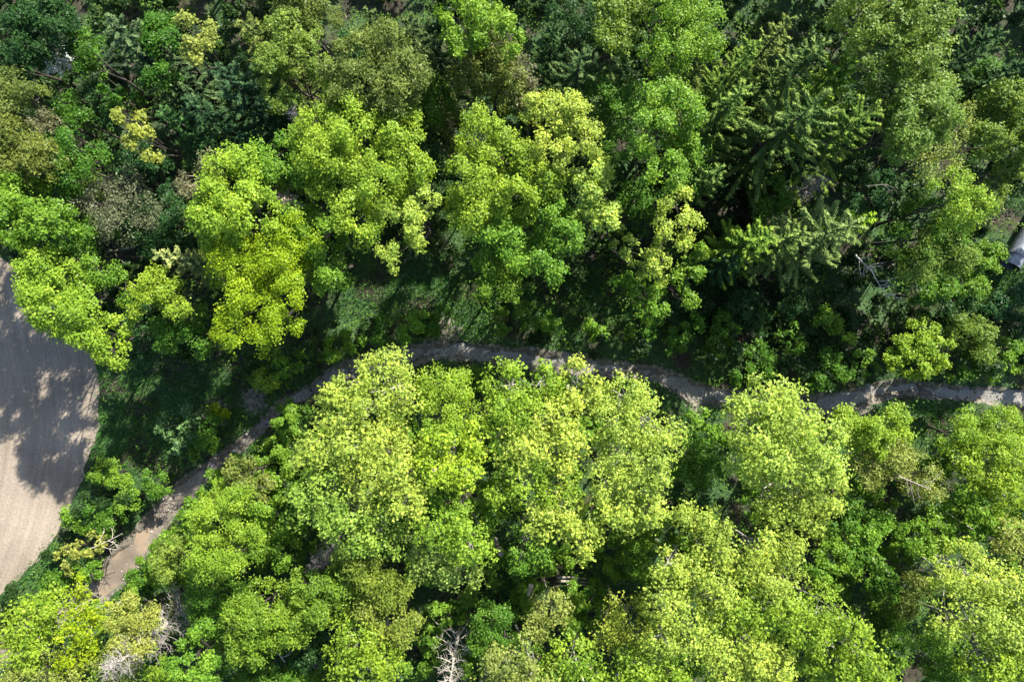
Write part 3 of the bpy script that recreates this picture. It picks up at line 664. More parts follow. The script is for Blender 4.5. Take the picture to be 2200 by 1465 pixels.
 (B,'willow',(.17,.23,.035),11,[(840,1330,52),(800,1310,34),(870,1365,30)],'olive crown just above the bottom yellow-lime crown',G_LO,{}),
 (B,'maple',YG,12,[(478,1128,60),(452,1185,50),(520,1185,48),(500,1075,30)],'domed yellow-lime crown beside the brown creek reach',G_LO,{'size':.85}),
 (B,'ash',LM,9.5,[(590,1135,46),(560,1095,34),(600,1185,36),(555,1175,26)],'leaf green crown at the shoulder of the domed yellow-lime one',G_LO,{}),
 (B,'ash',OL,9,[(530,1028,38),(500,1010,26),(560,1050,28)],'olive speckled crown at the creek below the narrow turn',G_LO,{}),
 (B,'maple',YG,8.5,[(480,1068,34),(455,1080,22)],'small yellow-green crown at the brown bank',G_LO,{'size':.8}),
 (B,'ash',SG,8,[(382,1192,42),(360,1232,28),(350,1205,22)],'pale sage small crown leaning over the brown creek reach',G_LO,{}),
 (B,'maple',MG,8.5,[(460,1260,50),(505,1285,38),(440,1300,30)],'dark edged green crown under the domed yellow-lime one',G_LO,{}),
 (B,'poplar',YG,8.5,[(55,1345,52),(125,1315,50),(85,1392,52),(30,1400,40)],'yellow speckled crown in the bottom left corner above the field tip',G_LO,{}),
 (B,'poplar',GO,8.5,[(185,1350,50),(215,1305,34),(165,1400,44),(180,1262,22)],'golden speckled crown at the mouth of the brown creek reach',G_LO,{}),
 (B,'twiggy',BE,8.5,[(90,1440,52),(40,1455,40),(150,1450,36)],'straw coloured thin crown on the bottom edge in the corner',G_LO,{'dens':1.3}),
 (B,'willow',(.27,.31,.06),11.5,[(285,1320,42),(290,1365,38),(268,1390,26)],'soft lime crown against the grey dead spruce',G_LO,{}),
 (B,'twiggy',BE,8.5,[(230,1440,46),(290,1440,36)],'straw grey thin crown under the tip of the dead spruce',G_LO,{'dens':1.3}),
 (B,'ash',LM,11,[(440,1395,48),(470,1440,40),(400,1430,34)],'light green crown right of the dead spruce on the bottom edge',G_LO,{}),
 (B,'ash',YG,9,[(360,1450,34),(385,1465,24)],'small lime crown on the bottom edge under the dead spruce',G_LO,{}),
 (B,'shrub',MG,7,[(570,1440,44),(610,1455,36),(545,1450,26)],'dark speckled green crown on the bottom edge by the pale stick',G_DK,{}),
 (B,'shrub',DG,7,[(660,1400,46),(700,1360,36)],'dark green low crown behind the shaded logs at the bottom',G_DK,{}),
]
SHRUBS = [
 ('shrub',LM,3.2,[(620,775,34),(655,770,24),(600,800,22)],'light green shrub between the golden crown and the creek'),
 ('shrub',YG,2.8,[(572,812,30),(555,795,18)],'yellow-green shrub nearest the shaded lawn'),
 ('shrub',LM,3.0,[(722,745,30),(755,735,26),(700,760,20)],'light green shrub in the glade near the hidden creek reach'),
 ('sparse',MG,3.0,[(822,700,26),(808,720,18)],'thin speckled shrub standing alone in the dark glade'),
 ('shrub',LM,3.2,[(882,705,26),(868,725,20),(900,690,18)],'green shrub next to the brown earth patch'),
 ('shrub',MG,2.6,[(925,695,26),(948,680,20)],'mid green shrub over the brown earth patch'),
 ('sparse',MG,3.0,[(1078,690,26),(1100,665,22)],'thin green shrub under the lowest middle crown'),
 ('shrub',MG,2.4,[(1125,672,22),(1140,690,18)],'mid green shrub left of the vivid pair in the glade'),
 ('shrub',LM,2.2,[(1180,705,20),(1188,690,14)],'vivid green cushion, first of the two in the glade'),
 ('shrub',LM,2.2,[(1282,712,22),(1275,700,14)],'vivid green cushion nearer the creek bend'),
 ('shrub',MG,2.8,[(1375,715,30),(1405,700,24)],'green shrub below the loose light green low crown'),
 ('shrub',MG,2.8,[(1462,725,32),(1490,700,26),(1440,745,22)],'mid green shrub at the start of the scrub bank'),
 ('shrub',MG,3.0,[(1535,735,36),(1560,700,28)],'mid green shrub in the scrub bank above the gravelly bend'),
 ('shrub',DG,3.0,[(1590,660,36),(1625,690,30)],'dark green shrub at the shaded back of the scrub bank'),
 ('shrub',MG,3.0,[(1625,770,38),(1600,800,28),(1655,790,24)],'green shrub with pale speckles low in the scrub bank'),
 ('sparse',MG,3.2,[(1695,720,38),(1720,755,30)],'thin green shrub in the middle of the scrub bank'),
 ('shrub',LM,3.4,[(1780,700,30),(1805,725,28),(1765,680,18)],'fresher green shrub at the top of the scrub bank'),
 ('shrub',MG,3.0,[(1790,785,36),(1760,810,26),(1815,800,22)],'green shrub at the creek where the bank turns'),
 ('sparse',LM,3.2,[(1850,770,32),(1868,800,22)],'light speckled shrub beside the bright yellow bush'),
 ('shrub',DG,3.0,[(1700,655,34),(1740,640,28)],'dark green shrub right under the pale spruce'),
 ('shrub',YG,5.0,[(1940,752,40),(1980,735,42),(2018,762,32),(1972,785,32),(1965,698,16),(1912,770,24)],'bright yellow-lime bush above the creek, brightest on that bank'),
 ('willow',SG,4.2,[(2088,725,44),(2065,705,26),(2120,760,30)],'grey-green round bush next to the bright yellow one'),
 ('shrub',LM,3.8,[(2168,765,40),(2140,795,28),(2190,740,26)],'leaf green bush at the picture edge by the creek'),
 ('shrub',MG,3.0,[(2085,790,28),(2055,800,20)],'mid green shrub squeezed under the grey-green round bush'),
 ('shrub',DG,3.0,[(2130,665,36),(2170,640,30),(2190,690,26)],'dark green shrub in shade below the steel pipe'),
 ('shrub',DG,3.0,[(2050,660,34),(2080,640,24)],'dark green shrub left of the one below the pipe'),
 ('sparse',(.10,.19,.06),4.0,[(385,915,44),(368,950,30),(410,890,24)],'star shaped shrub with grey twigs on the shaded lawn'),
 ('shrub',MG,3.0,[(440,940,30),(450,905,22),(425,965,20)],'vivid green shrub against the star shaped one'),
 ('shrub',GO,2.0,[(468,885,16),(480,895,12)],'tiny yellow bush between the shaded lawn and the creek'),
 ('shrub',LM,3.0,[(232,1018,32),(255,1035,24)],'speckled light green shrub beside the sunlit field'),
 ('shrub',LM,3.0,[(288,1060,30),(275,1085,22)],'vivid green shrub between field and brown creek reach'),
 ('shrub',MG,2.8,[(335,1030,28),(350,1055,20)],'mid green shrub on the bank across from the debris'),
 ('shrub',MG,2.8,[(245,1120,32),(210,1105,26)],'mid green shrub in the middle of the field verge'),
 ('shrub',LM,2.6,[(155,1105,22),(175,1125,18)],'small light shrub closest to the sunlit field'),
 ('sparse',BE,3.6,[(190,1175,34),(145,1195,26),(215,1160,22)],'pale leaved shrub with bare twigs at the verge'),
 ('shrub',LM,3.0,[(180,1215,28),(205,1225,18)],'green shrub under the pale leaved one at the verge'),
 ('shrub',MG,2.4,[(120,1250,26),(95,1270,20)],'dark green shrub near the narrow tip of the field'),
 ('shrub',LM,2.6,[(600,960,30),(570,985,24),(625,930,22)],'leaf green shrub in the sun just below the narrow creek turn'),
 ('shrub',LM,2.6,[(600,1020,28),(585,1045,20)],'vivid lime shrub below the narrow creek turn'),
 ('shrub',LM,2.6,[(500,1000,22),(482,1020,16)],'bright green tuft hanging over the creek elbow'),
 ('shrub',MG,2.6,[(620,890,24),(640,875,18)],'green shrub on the inside of the creek turn'),
 ('shrub',MG,2.4,[(300,1240,22),(322,1215,16)],'low green shrub on the brown creek edge'),
 ('shrub',LM,2.8,[(345,1160,18),(340,1185,14)],'tiny green shrub beside the pale sage crown'),
 ('shrub',MG,6.5,[(1780,1110,40),(1820,1085,32)],'dark green shrub at the top of the meadow scrub'),
 ('shrub',LM,6.5,[(1850,1150,40),(1890,1120,32)],'leaf green shrub in the middle of the meadow scrub'),
 ('shrub',LM,6.5,[(1790,1190,42),(1760,1220,30)],'leaf green shrub beside the pale bank crown'),
 ('shrub',MG,6.5,[(1870,1225,42),(1905,1260,32)],'mid green shrub low in the meadow scrub'),
 ('shrub',LM,6.5,[(1950,1150,40),(1985,1180,30)],'light green shrub on the far side of the meadow scrub'),
 ('willow',OL,6.5,[(1950,1260,40),(1930,1300,30)],'olive soft shrub at the foot of the meadow scrub'),
 ('shrub',LM,6.5,[(2010,1130,32),(2030,1165,24)],'fresh green shrub against the edge crowns of the meadow'),
 ('shrub',MG,3.2,[(1900,1340,36),(1930,1375,28)],'dark green shrub between the bottom bank and the corner group'),
 ('shrub',LM,2.8,[(2005,1010,30),(2030,990,22)],'dark lime shrub beside the brown stump patch'),
 ('shrub',LM,3.0,[(1500,905,24),(1530,935,22)],'green shrub near the creek left of the lone poplars'),
 ('shrub',LM,2.8,[(1275,1280,30),(1235,1285,26)],'yellow-green shrub in the sun below the fallen logs'),
 ('shrub',LM,2.8,[(1105,1310,26),(1118,1285,18)],'bright green shrub between dead trunk and straw crown'),
 ('shrub',MG,2.8,[(925,1330,28),(905,1360,22)],'green shrub in the hollow left of the dead trunk'),
 ('shrub',MG,2.8,[(640,1180,24),(650,1215,20)],'dark green shrub around the thin dead spruce'),
 ('sparse',LM,2.8,[(1000,805,20),(1040,815,18)],'thin green shrub in the dark slot under the creek'),
]
SPRUCES = [
 # tip px, height, radius, colour, label, extra
 ((1600,190),14,3.0,(.14,.20,.05),'star shaped spruce with separate bright branch fingers',{}),
 ((1765,215),15.5,5.0,(.13,.18,.055),'largest spruce, leaning outward with long curled branches',{}),
 ((1880,235),15.5,3.6,(.15,.21,.045),'bright spruce between the largest one and the sage crown',{}),
 ((1835,130),14,3.0,(.16,.24,.035),'yellow-green spruce top above the bright one',{}),
 ((1770,90),14.5,2.9,(.13,.18,.06),'olive green spruce behind the largest one',{}),
 ((1625,95),14,2.8,(.13,.19,.04),'rounded grass green spruce near the top edge',{}),
 ((1700,40),14,2.2,(.14,.17,.05),'slim olive spruce top at the top edge',{}),
 ((1500,150),12.5,2.3,(.12,.15,.04),'olive spruce under the bright crown at the top',{}),
 ((1550,360),11,1.9,(.12,.18,.05),'small spruce with a pale tip in the dark gap',{}),
 ((1668,155),11,2.4,(.07,.11,.03),'shaded spruce in the hollow behind the star shaped one',{}),
 ((1655,505),12.5,2.7,(.17,.25,.04),'yellow-tipped spruce, first of the row above the scrub bank',{}),
 ((1730,500),12.5,2.6,(.15,.20,.06),'middle spruce of the row above the scrub bank',{}),
 ((1840,480),14.5,4.0,(.20,.24,.09),'pale spruce fanning long drooping branches, last of the row',{'tipcol':.3}),
 ((1880,465),11.5,1.5,(.20,.30,.03),'slim yellow-green spruce top touching the pale fanning one',{}),
 ((2145,75),14,3.4,(.05,.09,.035),'dark spruce with spreading arms in the top right corner',{}),
 ((2185,140),12,2.6,(.045,.085,.035),'dark spruce on the picture edge in the top right corner',{}),
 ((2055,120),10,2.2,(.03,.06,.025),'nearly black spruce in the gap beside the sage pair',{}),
 ((1250,115),13.5,3.4,(.08,.12,.05),'drooping dark spruce under the top edge',{}),
 ((1350,130),12.5,2.6,(.10,.14,.05),'grey-green spruce next to the bright crown at the top',{}),
 ((1190,60),11,2.3,(.04,.08,.03),'dark spruce behind the drooping one',{}),
 ((880,45),14,3.2,(.075,.10,.04),'wide dark olive spruce at the top edge above the olive-yellow crown',{}),
 ((935,95),12,2.4,(.05,.075,.035),'dark spruce left of the fresh green top crown',{}),
 ((790,30),13,2.4,(.07,.10,.035),'dark olive spruce on the top edge, left of the wide one',{}),
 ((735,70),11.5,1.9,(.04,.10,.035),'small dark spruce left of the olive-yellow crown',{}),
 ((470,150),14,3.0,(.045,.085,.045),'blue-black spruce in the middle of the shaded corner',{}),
 ((520,40),14.5,2.8,(.13,.15,.045),'olive spruce with a sunlit top on the top edge',{}),
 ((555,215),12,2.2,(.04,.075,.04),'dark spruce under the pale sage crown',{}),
 ((232,45),14,2.8,(.10,.14,.075),'grey-green feathery spruce near the top corner',{}),
 ((270,95),12.5,2.2,(.055,.09,.045),'dark feathery spruce beside the grey-green one',{}),
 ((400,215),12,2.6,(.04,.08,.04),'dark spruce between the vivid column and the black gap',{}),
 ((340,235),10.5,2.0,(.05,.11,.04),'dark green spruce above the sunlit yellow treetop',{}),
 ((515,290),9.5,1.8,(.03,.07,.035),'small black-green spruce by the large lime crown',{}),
 ((330,545),12.5,1.6,(.26,.27,.11),'straw green spiky tip beside the golden tree',{}),
 ((395,560),10.5,1.8,(.16,.19,.09),'greyish spruce tucked behind the golden tree',{}),
 ((40,30),12,2.4,(.05,.07,.05),'dusky spruce in the top left corner',{}),
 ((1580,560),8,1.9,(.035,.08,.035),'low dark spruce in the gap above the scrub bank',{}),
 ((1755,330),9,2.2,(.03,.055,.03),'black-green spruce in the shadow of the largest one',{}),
]
DEADS = [
 ((225,1448),13.5,3.1,.97,'big grey dead spruce lying out toward the corner',{'z0':.28,'bark':(.33,.30,.26),'whorl':.45}),
 ((664,1232),9,1.3,1.0,'thin dead spruce standing in the shaded hollow',{'z0':.3,'bark':(.30,.27,.25)}),
 ((1775,385),9.5,2.0,1.0,'bare dead tree with forked grey limbs in the black gap',{'z0':.5,'bark':(.24,.20,.18),'whorl':.9}),
 ((965,1470),9.5,2.4,1.0,'pale dead spruce standing by the bottom edge',{'z0':.22,'bark':(.44,.40,.33),'whorl':1.15}),
 ((620,232),10.5,.8,1.0,'small whitish dead tip under the pale sage crown',{'z0':.6,'bark':(.42,.40,.42),'whorl':.4}),
]

print('trees')
for nm, sp_, col, T, lobes, label, group, ex in TREES:
    if sp_ == 'poplar' and 'bark' not in ex: ex = dict(ex, bark=PALE_BARK)
    sh = sp_ in ('shrub',)
    broadleaf(nm, sp_, col, T, lobes, label, group, 'tree', **ex)
for sp_, col, T, lobes, label in SHRUBS:
    broadleaf('shrub', sp_, col, T, lobes, label, G_SH, 'shrub', shrub=True)
for tip, h, r, col, label, ex in SPRUCES:
    spruce('spruce_tree', col, tip, h, r, label, G_SP, **ex)
for tip, h, r, dd, label, ex in DEADS:
    spruce('dead_tree', (.12, .14, .05), tip, h, r, label, G_DE, dead=dd, cat='dead tree', **ex)

# ------------------------------------------------------------------ fallen wood
print('wood')
def log_obj(name, a, b, r0, r1, label, col, cat='log', group=None, limbs=0, kind_z=(.25, .25), stubs=True):
    seed[0] += 1; rng = np.random.default_rng(seed[0])
    A = at(*a, kind_z[0]); Bp = at(*b, kind_z[1])
    root = empty(name, tuple(A)); k = 9
    cv = curve3(A, Bp, rng, k, .0, .03) - A
    R = np.linspace(r0, r1, k) * (1 + rng.normal(size=k) * .06)
    V, Fc = tubes(cv[None], R[None], 9)
    n = len(V); V = np.concatenate([V, [cv[0] + unit(cv[0] - cv[1]) * .02, cv[-1]]])
    cap = [[n, (i + 1) % 9, i, i] for i in range(9)] + [[n + 1, (k - 1) * 9 + i, (k - 1) * 9 + (i + 1) % 9, (k - 1) * 9 + (i + 1) % 9] for i in range(9)]
    Fc = np.concatenate([Fc, np.array(cap)])
    me = bpy.data.meshes.new('trunk')
    me.from_pydata([tuple(v) for v in V], [], [tuple(dict.fromkeys(f)) for f in Fc.tolist()]); me.materials.append(M_BARK)
    o = bpy.data.objects.new('trunk', me); S.collection.objects.link(o); o.parent = root; o.color = (*col, 1)
    ax = unit(cv[-1] - cv[0])
    for i in range(limbs):
        t = rng.uniform(.25, .98); p = cv[min(int(t * (k - 1)), k - 2)]
        side = unit(np.cross(ax, [0, 0, 1.])) * rng.choice([-1, 1])
        L = rng.uniform(.5, 1.5) * (1.2 - t * .4)
        e = p + unit(ax * rng.uniform(.2, 1) + side * rng.uniform(.6, 1.2) + [0, 0, rng.uniform(-.1, .5)]) * L
        c1 = curve3(p, e, rng, 6, .0, .08); paths = [c1]; rr = [np.linspace(r1 * .6 + .015, .008, 6)]
        for q in range(3):
            s = c1[rng.integers(2, 5)]; paths.append(curve3(s, s + unit(e - p + rng.normal(size=3) * .5 * L) * L * .45, rng, 6)); rr.append(np.linspace(.016, .005, 6))
        V, Fc = tubes(np.array(paths), rr, 4)
        mesh_obj('branch', V, Fc, M_BARK, root, color=col)
    return tag(root, label, cat, group)
GREYW = (.24, .21, .185); TANW = (.34, .27, .19); PALEW = (.34, .32, .26); BRW = (.20, .14, .10)
G_LG = 'fallen logs in the clearing'
log_obj('fallen_log', (1196, 1240), (1262, 1244), .085, .06, 'topmost of three grey parallel poles lying below the cream poplar', GREYW, 'log', G_LG, kind_z=(.75, .8))
log_obj('fallen_log', (1205, 1248), (1268, 1251), .09, .065, 'middle one of three grey parallel poles in the pile', GREYW, 'log', G_LG, kind_z=(.8, .7))
log_obj('fallen_log', (1218, 1256), (1262, 1257), .08, .06, 'shortest and lowest of three grey parallel poles', GREYW, 'log', G_LG, kind_z=(.75, .75))
log_obj('fallen_log', (1276, 1243), (1298, 1260), .07, .05, 'pinkish grey pole crossing the right end of the pile', (.38, .29, .27), 'log', G_LG, kind_z=(.8, .9))
log_obj('fallen_log', (1266, 1262), (1300, 1254), .08, .05, 'reddish brown pole under the crossing one', BRW, 'log', G_LG, kind_z=(.6, .65))
log_obj('fallen_log', (1282, 1270), (1266, 1294), .10, .07, 'short tan log pointing down from the right end of the pile', TANW, 'log', G_LG, kind_z=(.7, .8))
log_obj('fallen_log', (1325, 1256), (1342, 1246), .06, .05, 'short red brown stick right of the log pile', BRW, 'log', G_LG, kind_z=(.6, .7))
log_obj('snapped_trunk', (1000, 1062), (984, 1100), .16, .12, 'tan snapped trunk in the seam of the poplar stand', TANW, 'tree stump', kind_z=(8.2, 6.5), limbs=2)
log_obj('snapped_trunk', (1141, 1258), (1136, 1280), .17, .16, 'thick pale bare trunk below the leaf green poplar crown', (.40, .32, .25), 'tree stump', kind_z=(6, 3.5))
log_obj('snapped_trunk', (1064, 1158), (1076, 1190), .16, .17, 'grey brown trunk in the shaded slit beside the yellowish poplar', (.20, .17, .15), 'tree stump', kind_z=(3, 6))
log_obj('dead_branch', (1232, 1398), (1256, 1470), .05, .07, 'long pale branch between yellow crowns at the bottom edge', PALEW, 'branch', kind_z=(7.5, 9), limbs=1)
log_obj('dead_branch', (584, 1390), (612, 1422), .05, .03, 'pale straight stick above the dark hollow at the bottom', PALEW, 'branch', kind_z=(6.5, 7), limbs=1)
log_obj('dead_branch', (640, 1414), (690, 1438), .05, .03, 'grey stick in the dark hollow at the bottom', GREYW, 'branch', kind_z=(2, 2.4), limbs=2)
log_obj('dead_branch', (868, 1350), (908, 1312), .06, .035, 'straw coloured leaning stick beside the olive crown', (.36, .30, .18), 'branch', kind_z=(3, 3.6), limbs=2)
log_obj('dead_branch', (930, 1330), (972, 1372), .04, .02, 'thin grey stick pointing at the pale dead spruce', GREYW, 'branch', kind_z=(3, 4), limbs=2)
log_obj('dead_branch', (1080, 1300), (1086, 1345), .035, .02, 'thin upright pale stick in the shaded clearing', PALEW, 'branch', kind_z=(2, 3.4))
log_obj('dead_branch', (1838, 548), (1872, 582), .075, .05, 'grey dead limb spreading bare twigs below the pale fanning spruce', (.40, .37, .33), 'branch', kind_z=(5.5, 6.2), limbs=8)
log_obj('dead_branch', (1872, 580), (1908, 640), .045, .02, 'outermost forked grey twig below the pale fanning spruce', (.42, .39, .35), 'branch', kind_z=(6.2, 6.6), limbs=5)
log_obj('dead_branch', (1930, 1022), (2000, 1052), .05, .03, 'bare grey branch lying across the straw coloured crown', (.24, .20, .17), 'branch', kind_z=(8.6, 8.4), limbs=5)
log_obj('dead_branch', (1690, 400), (1745, 418), .05, .03, 'dim grey fallen branch in the black gap', GREYW, 'branch', kind_z=(3, 4), limbs=3)
log_obj('dead_branch', (1862, 400), (1905, 396), .03, .015, 'thin grey branch under the dark green gap crown', GREYW, 'branch', kind_z=(7.5, 8), limbs=2)
log_obj('fallen_log', (225, 540), (312, 523), .10, .06, 'grey log in the black gap above the field corner tree', (.26, .22, .21), 'log', kind_z=(.6, .8), limbs=2)
log_obj('fallen_log', (372, 308), (420, 288), .08, .05, 'greenish leaning log beside the sunlit yellow treetop', (.20, .22, .10), 'log', kind_z=(5, 6))
log_obj('fallen_log', (2070, 485), (2140, 478), .08, .05, 'dark brown branch on the soil above the steel pipe', BRW, 'log', kind_z=(.5, .6), limbs=4)
log_obj('dead_branch', (195, 1178), (262, 1146), .035, .02, 'bare whitish branch over the pale leaved verge shrub', (.42, .38, .32), 'branch', kind_z=(3.4, 3.6), limbs=5)
log_obj('dead_branch', (1395, 1095), (1440, 1108), .04, .02, 'grey twiggy branch in the dark gap under the cream row', GREYW, 'branch', kind_z=(3, 3.4), limbs=3)

# woody debris dropped in the creek
seed[0] += 1; rng = np.random.default_rng(5)
for i, (px, py, lab) in enumerate([(372, 1082, 'tangle of grey driftwood caught in the brown creek reach'), (352, 1108, 'dark soaked driftwood on the upstream side of the tangle'), (945, 768, 'whitish driftwood patch on the creek edge near the brown patch')]):
    p = at(px, py, -.25); paths, rr = [], []
    for k in range(26):
        a = p + rng.normal(size=3) * [.55, .4, .06]; an = rng.normal(.6, .7); L = rng.uniform(.5, 1.4)
        b = a + np.array([math.cos(an) * L, math.sin(an) * L, rng.normal() * .12]); paths.append(curve3(a, b, rng, 5)); rr.append(np.linspace(rng.uniform(.02, .05), .012, 5))
    V, Fc = tubes(np.array(paths) - p, rr, 5)
    o = mesh_obj('driftwood', V, Fc, M_BARK, color=[(.34, .30, .27), (.12, .10, .09), (.50, .49, .48)][i]); o.location = p
    tag(o, lab, 'driftwood')

# ------------------------------------------------------------------ stones on the creek
print('stones')
M_STONE = stone_material()
def stone_mesh(rng, r):
    n1, n2 = 7, 5; V = [(0, 0, r * .6)]
    for i in range(1, n2):
        th = math.pi * i / n2
        for j in range(n1):
            q = r * rng.uniform(.8, 1.15); V.append((q * math.sin(th) * math.cos(6.283 * j / n1), q * .8 * math.sin(th) * math.sin(6.283 * j / n1), q * .6 * math.cos(th)))
    V.append((0, 0, -r * .6)); Fc = []
    for j in range(n1): Fc.append((0, 1 + j, 1 + (j + 1) % n1))
    for i in range(n2 - 2):
        for j in range(n1):
            a = 1 + i * n1 + j; b = 1 + i * n1 + (j + 1) % n1; Fc += [(a, a + n1, b + n1), (a, b + n1, b)]
    e = len(V) - 1
    for j in range(n1): Fc.append((e, 1 + (n2 - 2) * n1 + (j + 1) % n1, 1 + (n2 - 2) * n1 + j))
    return np.array(V), np.array(Fc)
rng = np.random.default_rng(77); parts = []
seg = cks[(cks[:, 0] > -38) & (cks[:, 0] < 42)]
for i in range(420):
    s = seg[rng.integers(len(seg))]; u = rng.choice([-1, 1]) * rng.uniform(.55, 1.5) if rng.random() < .8 else rng.uniform(-.5, .5)
    x = s[0] + rng.normal() * .3; y = s[1] + u * s[2] * .95
    z = max(float(ground_h([x], [y])[0]), -.39); r = abs(rng.normal()) * .05 + .025
    V, Fc = stone_mesh(rng, r); parts.append((V + [x, y, z + r * .15], Fc))
V, Fc = join(parts)
tag(mesh_obj('pebbles', V, Fc, M_STONE), 'pebbles and clods scattered along the creek margins', kind='stuff')
for k, (px, py, r, lab) in enumerate([(1103, 771, .12, 'small wet stone glinting in midstream below the bare bank'), (948, 760, .20, 'pale stone at the bend where the creek narrows'), (1142, 748, .22, 'grey stone bedded in the bank above midstream'), (1338, 792, .16, 'stone beside the narrow neck of the creek'), (1545, 846, .20, 'stone on the gravelly bend left of the lone poplars'), (1440, 812, .15, 'small stone past the narrow neck of the creek')]):
    V, Fc = stone_mesh(rng, r); p = at(px, py, -.3 if k != 2 else 0); p[2] = max(float(ground_h([p[0]], [p[1]])[0]), -.39) + r * .2
    o = mesh_obj('stone', V, Fc, M_STONE); o.location = p; tag(o, lab, 'stone', 'stones along the creek')

# ------------------------------------------------------------------ steel culvert pipe
print('pipe')
M_STEEL = steel_material()
p0 = at(2170, 572, 1.15); p1 = at(2262, 420, 1.25); ax = unit(p1 - p0); Lp = float(np.linalg.norm(p1 - p0)) + 3; R = .70
root = empty('culvert_pipe', (p0[0], p0[1], 0)); base = np.array([p0[0], p0[1], 0.0])
n, k = 150, 40
s = np.linspace(0, Lp, n); rad = R + .016 * np.sin(s * 2 * np.pi / .145)
sd_ = unit(np.cross(ax, [0, 0, 1.])); up = np.cross(sd_, ax)
ang = np.arange(k) * 2 * np.pi / k
ring = p0 + ax * s[:, None, None] + (rad[:, None, None]) * (np.cos(ang)[None, :, None] * sd_ + np.sin(ang)[None, :, None] * up)
ri = p0 + ax * s[:, None, None] + (rad[:, None, None] - .012) * (np.cos(ang)[None, :, None] * sd_ + np.sin(ang)[None, :, None] * up)
def gridf(n, k, flip=False):
    idx = np.arange(n * k).reshape(n, k); nx = np.roll(idx, -1, 1)
    f = np.stack([idx[:-1], nx[:-1], nx[1:], idx[1:]], -1).reshape(-1, 4)
    return f[:, ::-1] if flip else f
V, Fc = join([(ring.reshape(-1, 3) - base, gridf(n, k)), (ri.reshape(-1, 3) - base, gridf(n, k, True))])
mesh_obj('barrel', V, Fc, M_STEEL, root, smooth=True)
V, Fc = tubes((p0 + (R + .012) * (np.cos(np.r_[ang, ang[:1]])[:, None] * sd_ + np.sin(np.r_[ang, ang[:1]])[:, None] * up))[None] - base, np.full((1, k + 1), .022), 6)
mesh_obj('end_rim', V, Fc, M_STEEL, root, smooth=True)
for q in (.62, 2.9):
    V, Fc = tubes((p0 + ax * q * 1.4 + (R + .02) * (np.cos(np.r_[ang, ang[:1]])[:, None] * sd_ + np.sin(np.r_[ang, ang[:1]])[:, None] * up))[None] - base, np.full((1, k + 1), .02), 6)
    mesh_obj('joint_band', V, Fc, M_STEEL, root, smooth=True)
tag(root, 'blue-grey corrugated steel culvert pipe poking in at the picture edge', 'pipe')
# earth mound that carries the pipe
mx_, my_ = np.meshgrid(np.linspace(-1, 1, 40), np.linspace(0, 1, 60)); cx = p0 + ax * (my_.ravel()[:, None] * Lp + .25) + sd_ * (mx_.ravel()[:, None] * 3.2)
hz = .62 * np.exp(-(mx_.ravel() * 3.2 / 1.5) ** 2) * np.clip(my_.ravel() * 6, 0, 1) + (fbm(cx[:, :2] * 2, 3) - .5) * .2 - .35 * np.abs(mx_.ravel()) ** 3
V = np.c_[cx[:, :2], hz]; idx = np.arange(len(V)).reshape(60, 40)
tag(mesh_obj('earth_bank', V, np.stack([idx[:-1, :-1], idx[:-1, 1:], idx[1:, 1:], idx[1:, :-1]], -1).reshape(-1, 4), ground.data.materials[0], smooth=True), 'low earth bank under the steel pipe', kind='structure')

# ------------------------------------------------------------------ ground cover that nobody could count
print('cover')
rng = np.random.default_rng(9)
def scatter(n, x0, x1, y0, y1): return rng.uniform(x0, x1, n), rng.uniform(y0, y1, n)
# grass of the glade, the verge and the banks
n = 480000
x, y = scatter(n, -46, 45, -31, 31)
d = creek_dist(x, y); fi = field_inside(x, y) + (fbm(np.c_[x, y] * 1.2, 31) - .5) * .8
lawn = np.zeros(n)
for (px, py, rx, ry) in [(400, 880, 220, 110), (250, 960, 110, 120), (850, 610, 190, 70), (1000, 640, 110, 70), (1250, 650, 260, 60), (1420, 860, 110, 50), (1960, 900, 130, 45), (640, 960, 90, 120), (420, 1150, 60, 80), (60, 1320, 70, 60), (1480, 1020, 50, 90), (1090, 1290, 60, 60), (2120, 620, 90, 70), (300, 1240, 60, 60), (100, 1230, 110, 60), (1050, 815, 120, 30)]:
    c_ = at(px, py); k_ = H / F
    lawn = np.maximum(lawn, np.clip(1.5 - np.hypot((x - c_[0]) / (rx * k_), (y - c_[1]) / (ry * k_)), 0, 1))
nz = fbm(np.c_[x, y] * .8, 61)
keep = (d > -.05 + .45 * fbm(np.c_[x, y] * 1.1, 62)) & (fi < -.05 + .5 * rng.random(n) ** 3) & (rng.random(n) < np.clip(.03 + lawn + (nz - .5) * .5, .02, 1))
bk = np.clip(1 - (d - .1) / .9, 0, 1); keep &= rng.random(n) > bk * .55
for (px, py, r) in [(950, 722, 48), (545, 862, 36), (465, 890, 34), (1850, 868, 34)]:
    c_ = at(px, py); keep &= (np.hypot(x - c_[0], y - c_[1]) > r * H / F * rng.uniform(.5, 1.1, n))
x, y, nz = x[keep], y[keep], nz[keep]; z = ground_h(x, y, d[keep]); n = len(x)
hh = rng.uniform(.14, .42, n) * (.7 + .8 * nz)
dirn = unit(np.c_[rng.normal(size=(n, 2)) * .55, np.ones(n)])
P = np.c_[x, y, z] + dirn * hh[:, None] * .5
Nn = unit(np.cross(dirn, rng.normal(size=(n, 3))))
V, Fc = leaf_quads(P, Nn, hh * 1.2, .07, rng, .2, dirn)
tn = np.clip(.25 + .5 * fbm(np.c_[x, y] * .5, 63) + rng.normal(size=n) * .13, 0, 1)
o = mesh_obj('grass', V, Fc, M_GRASS, color=(.068, .175, .034), tint=tn)
tag(o, 'dark green grass of the glade, verge and creek banks', 'grass', kind='stuff')
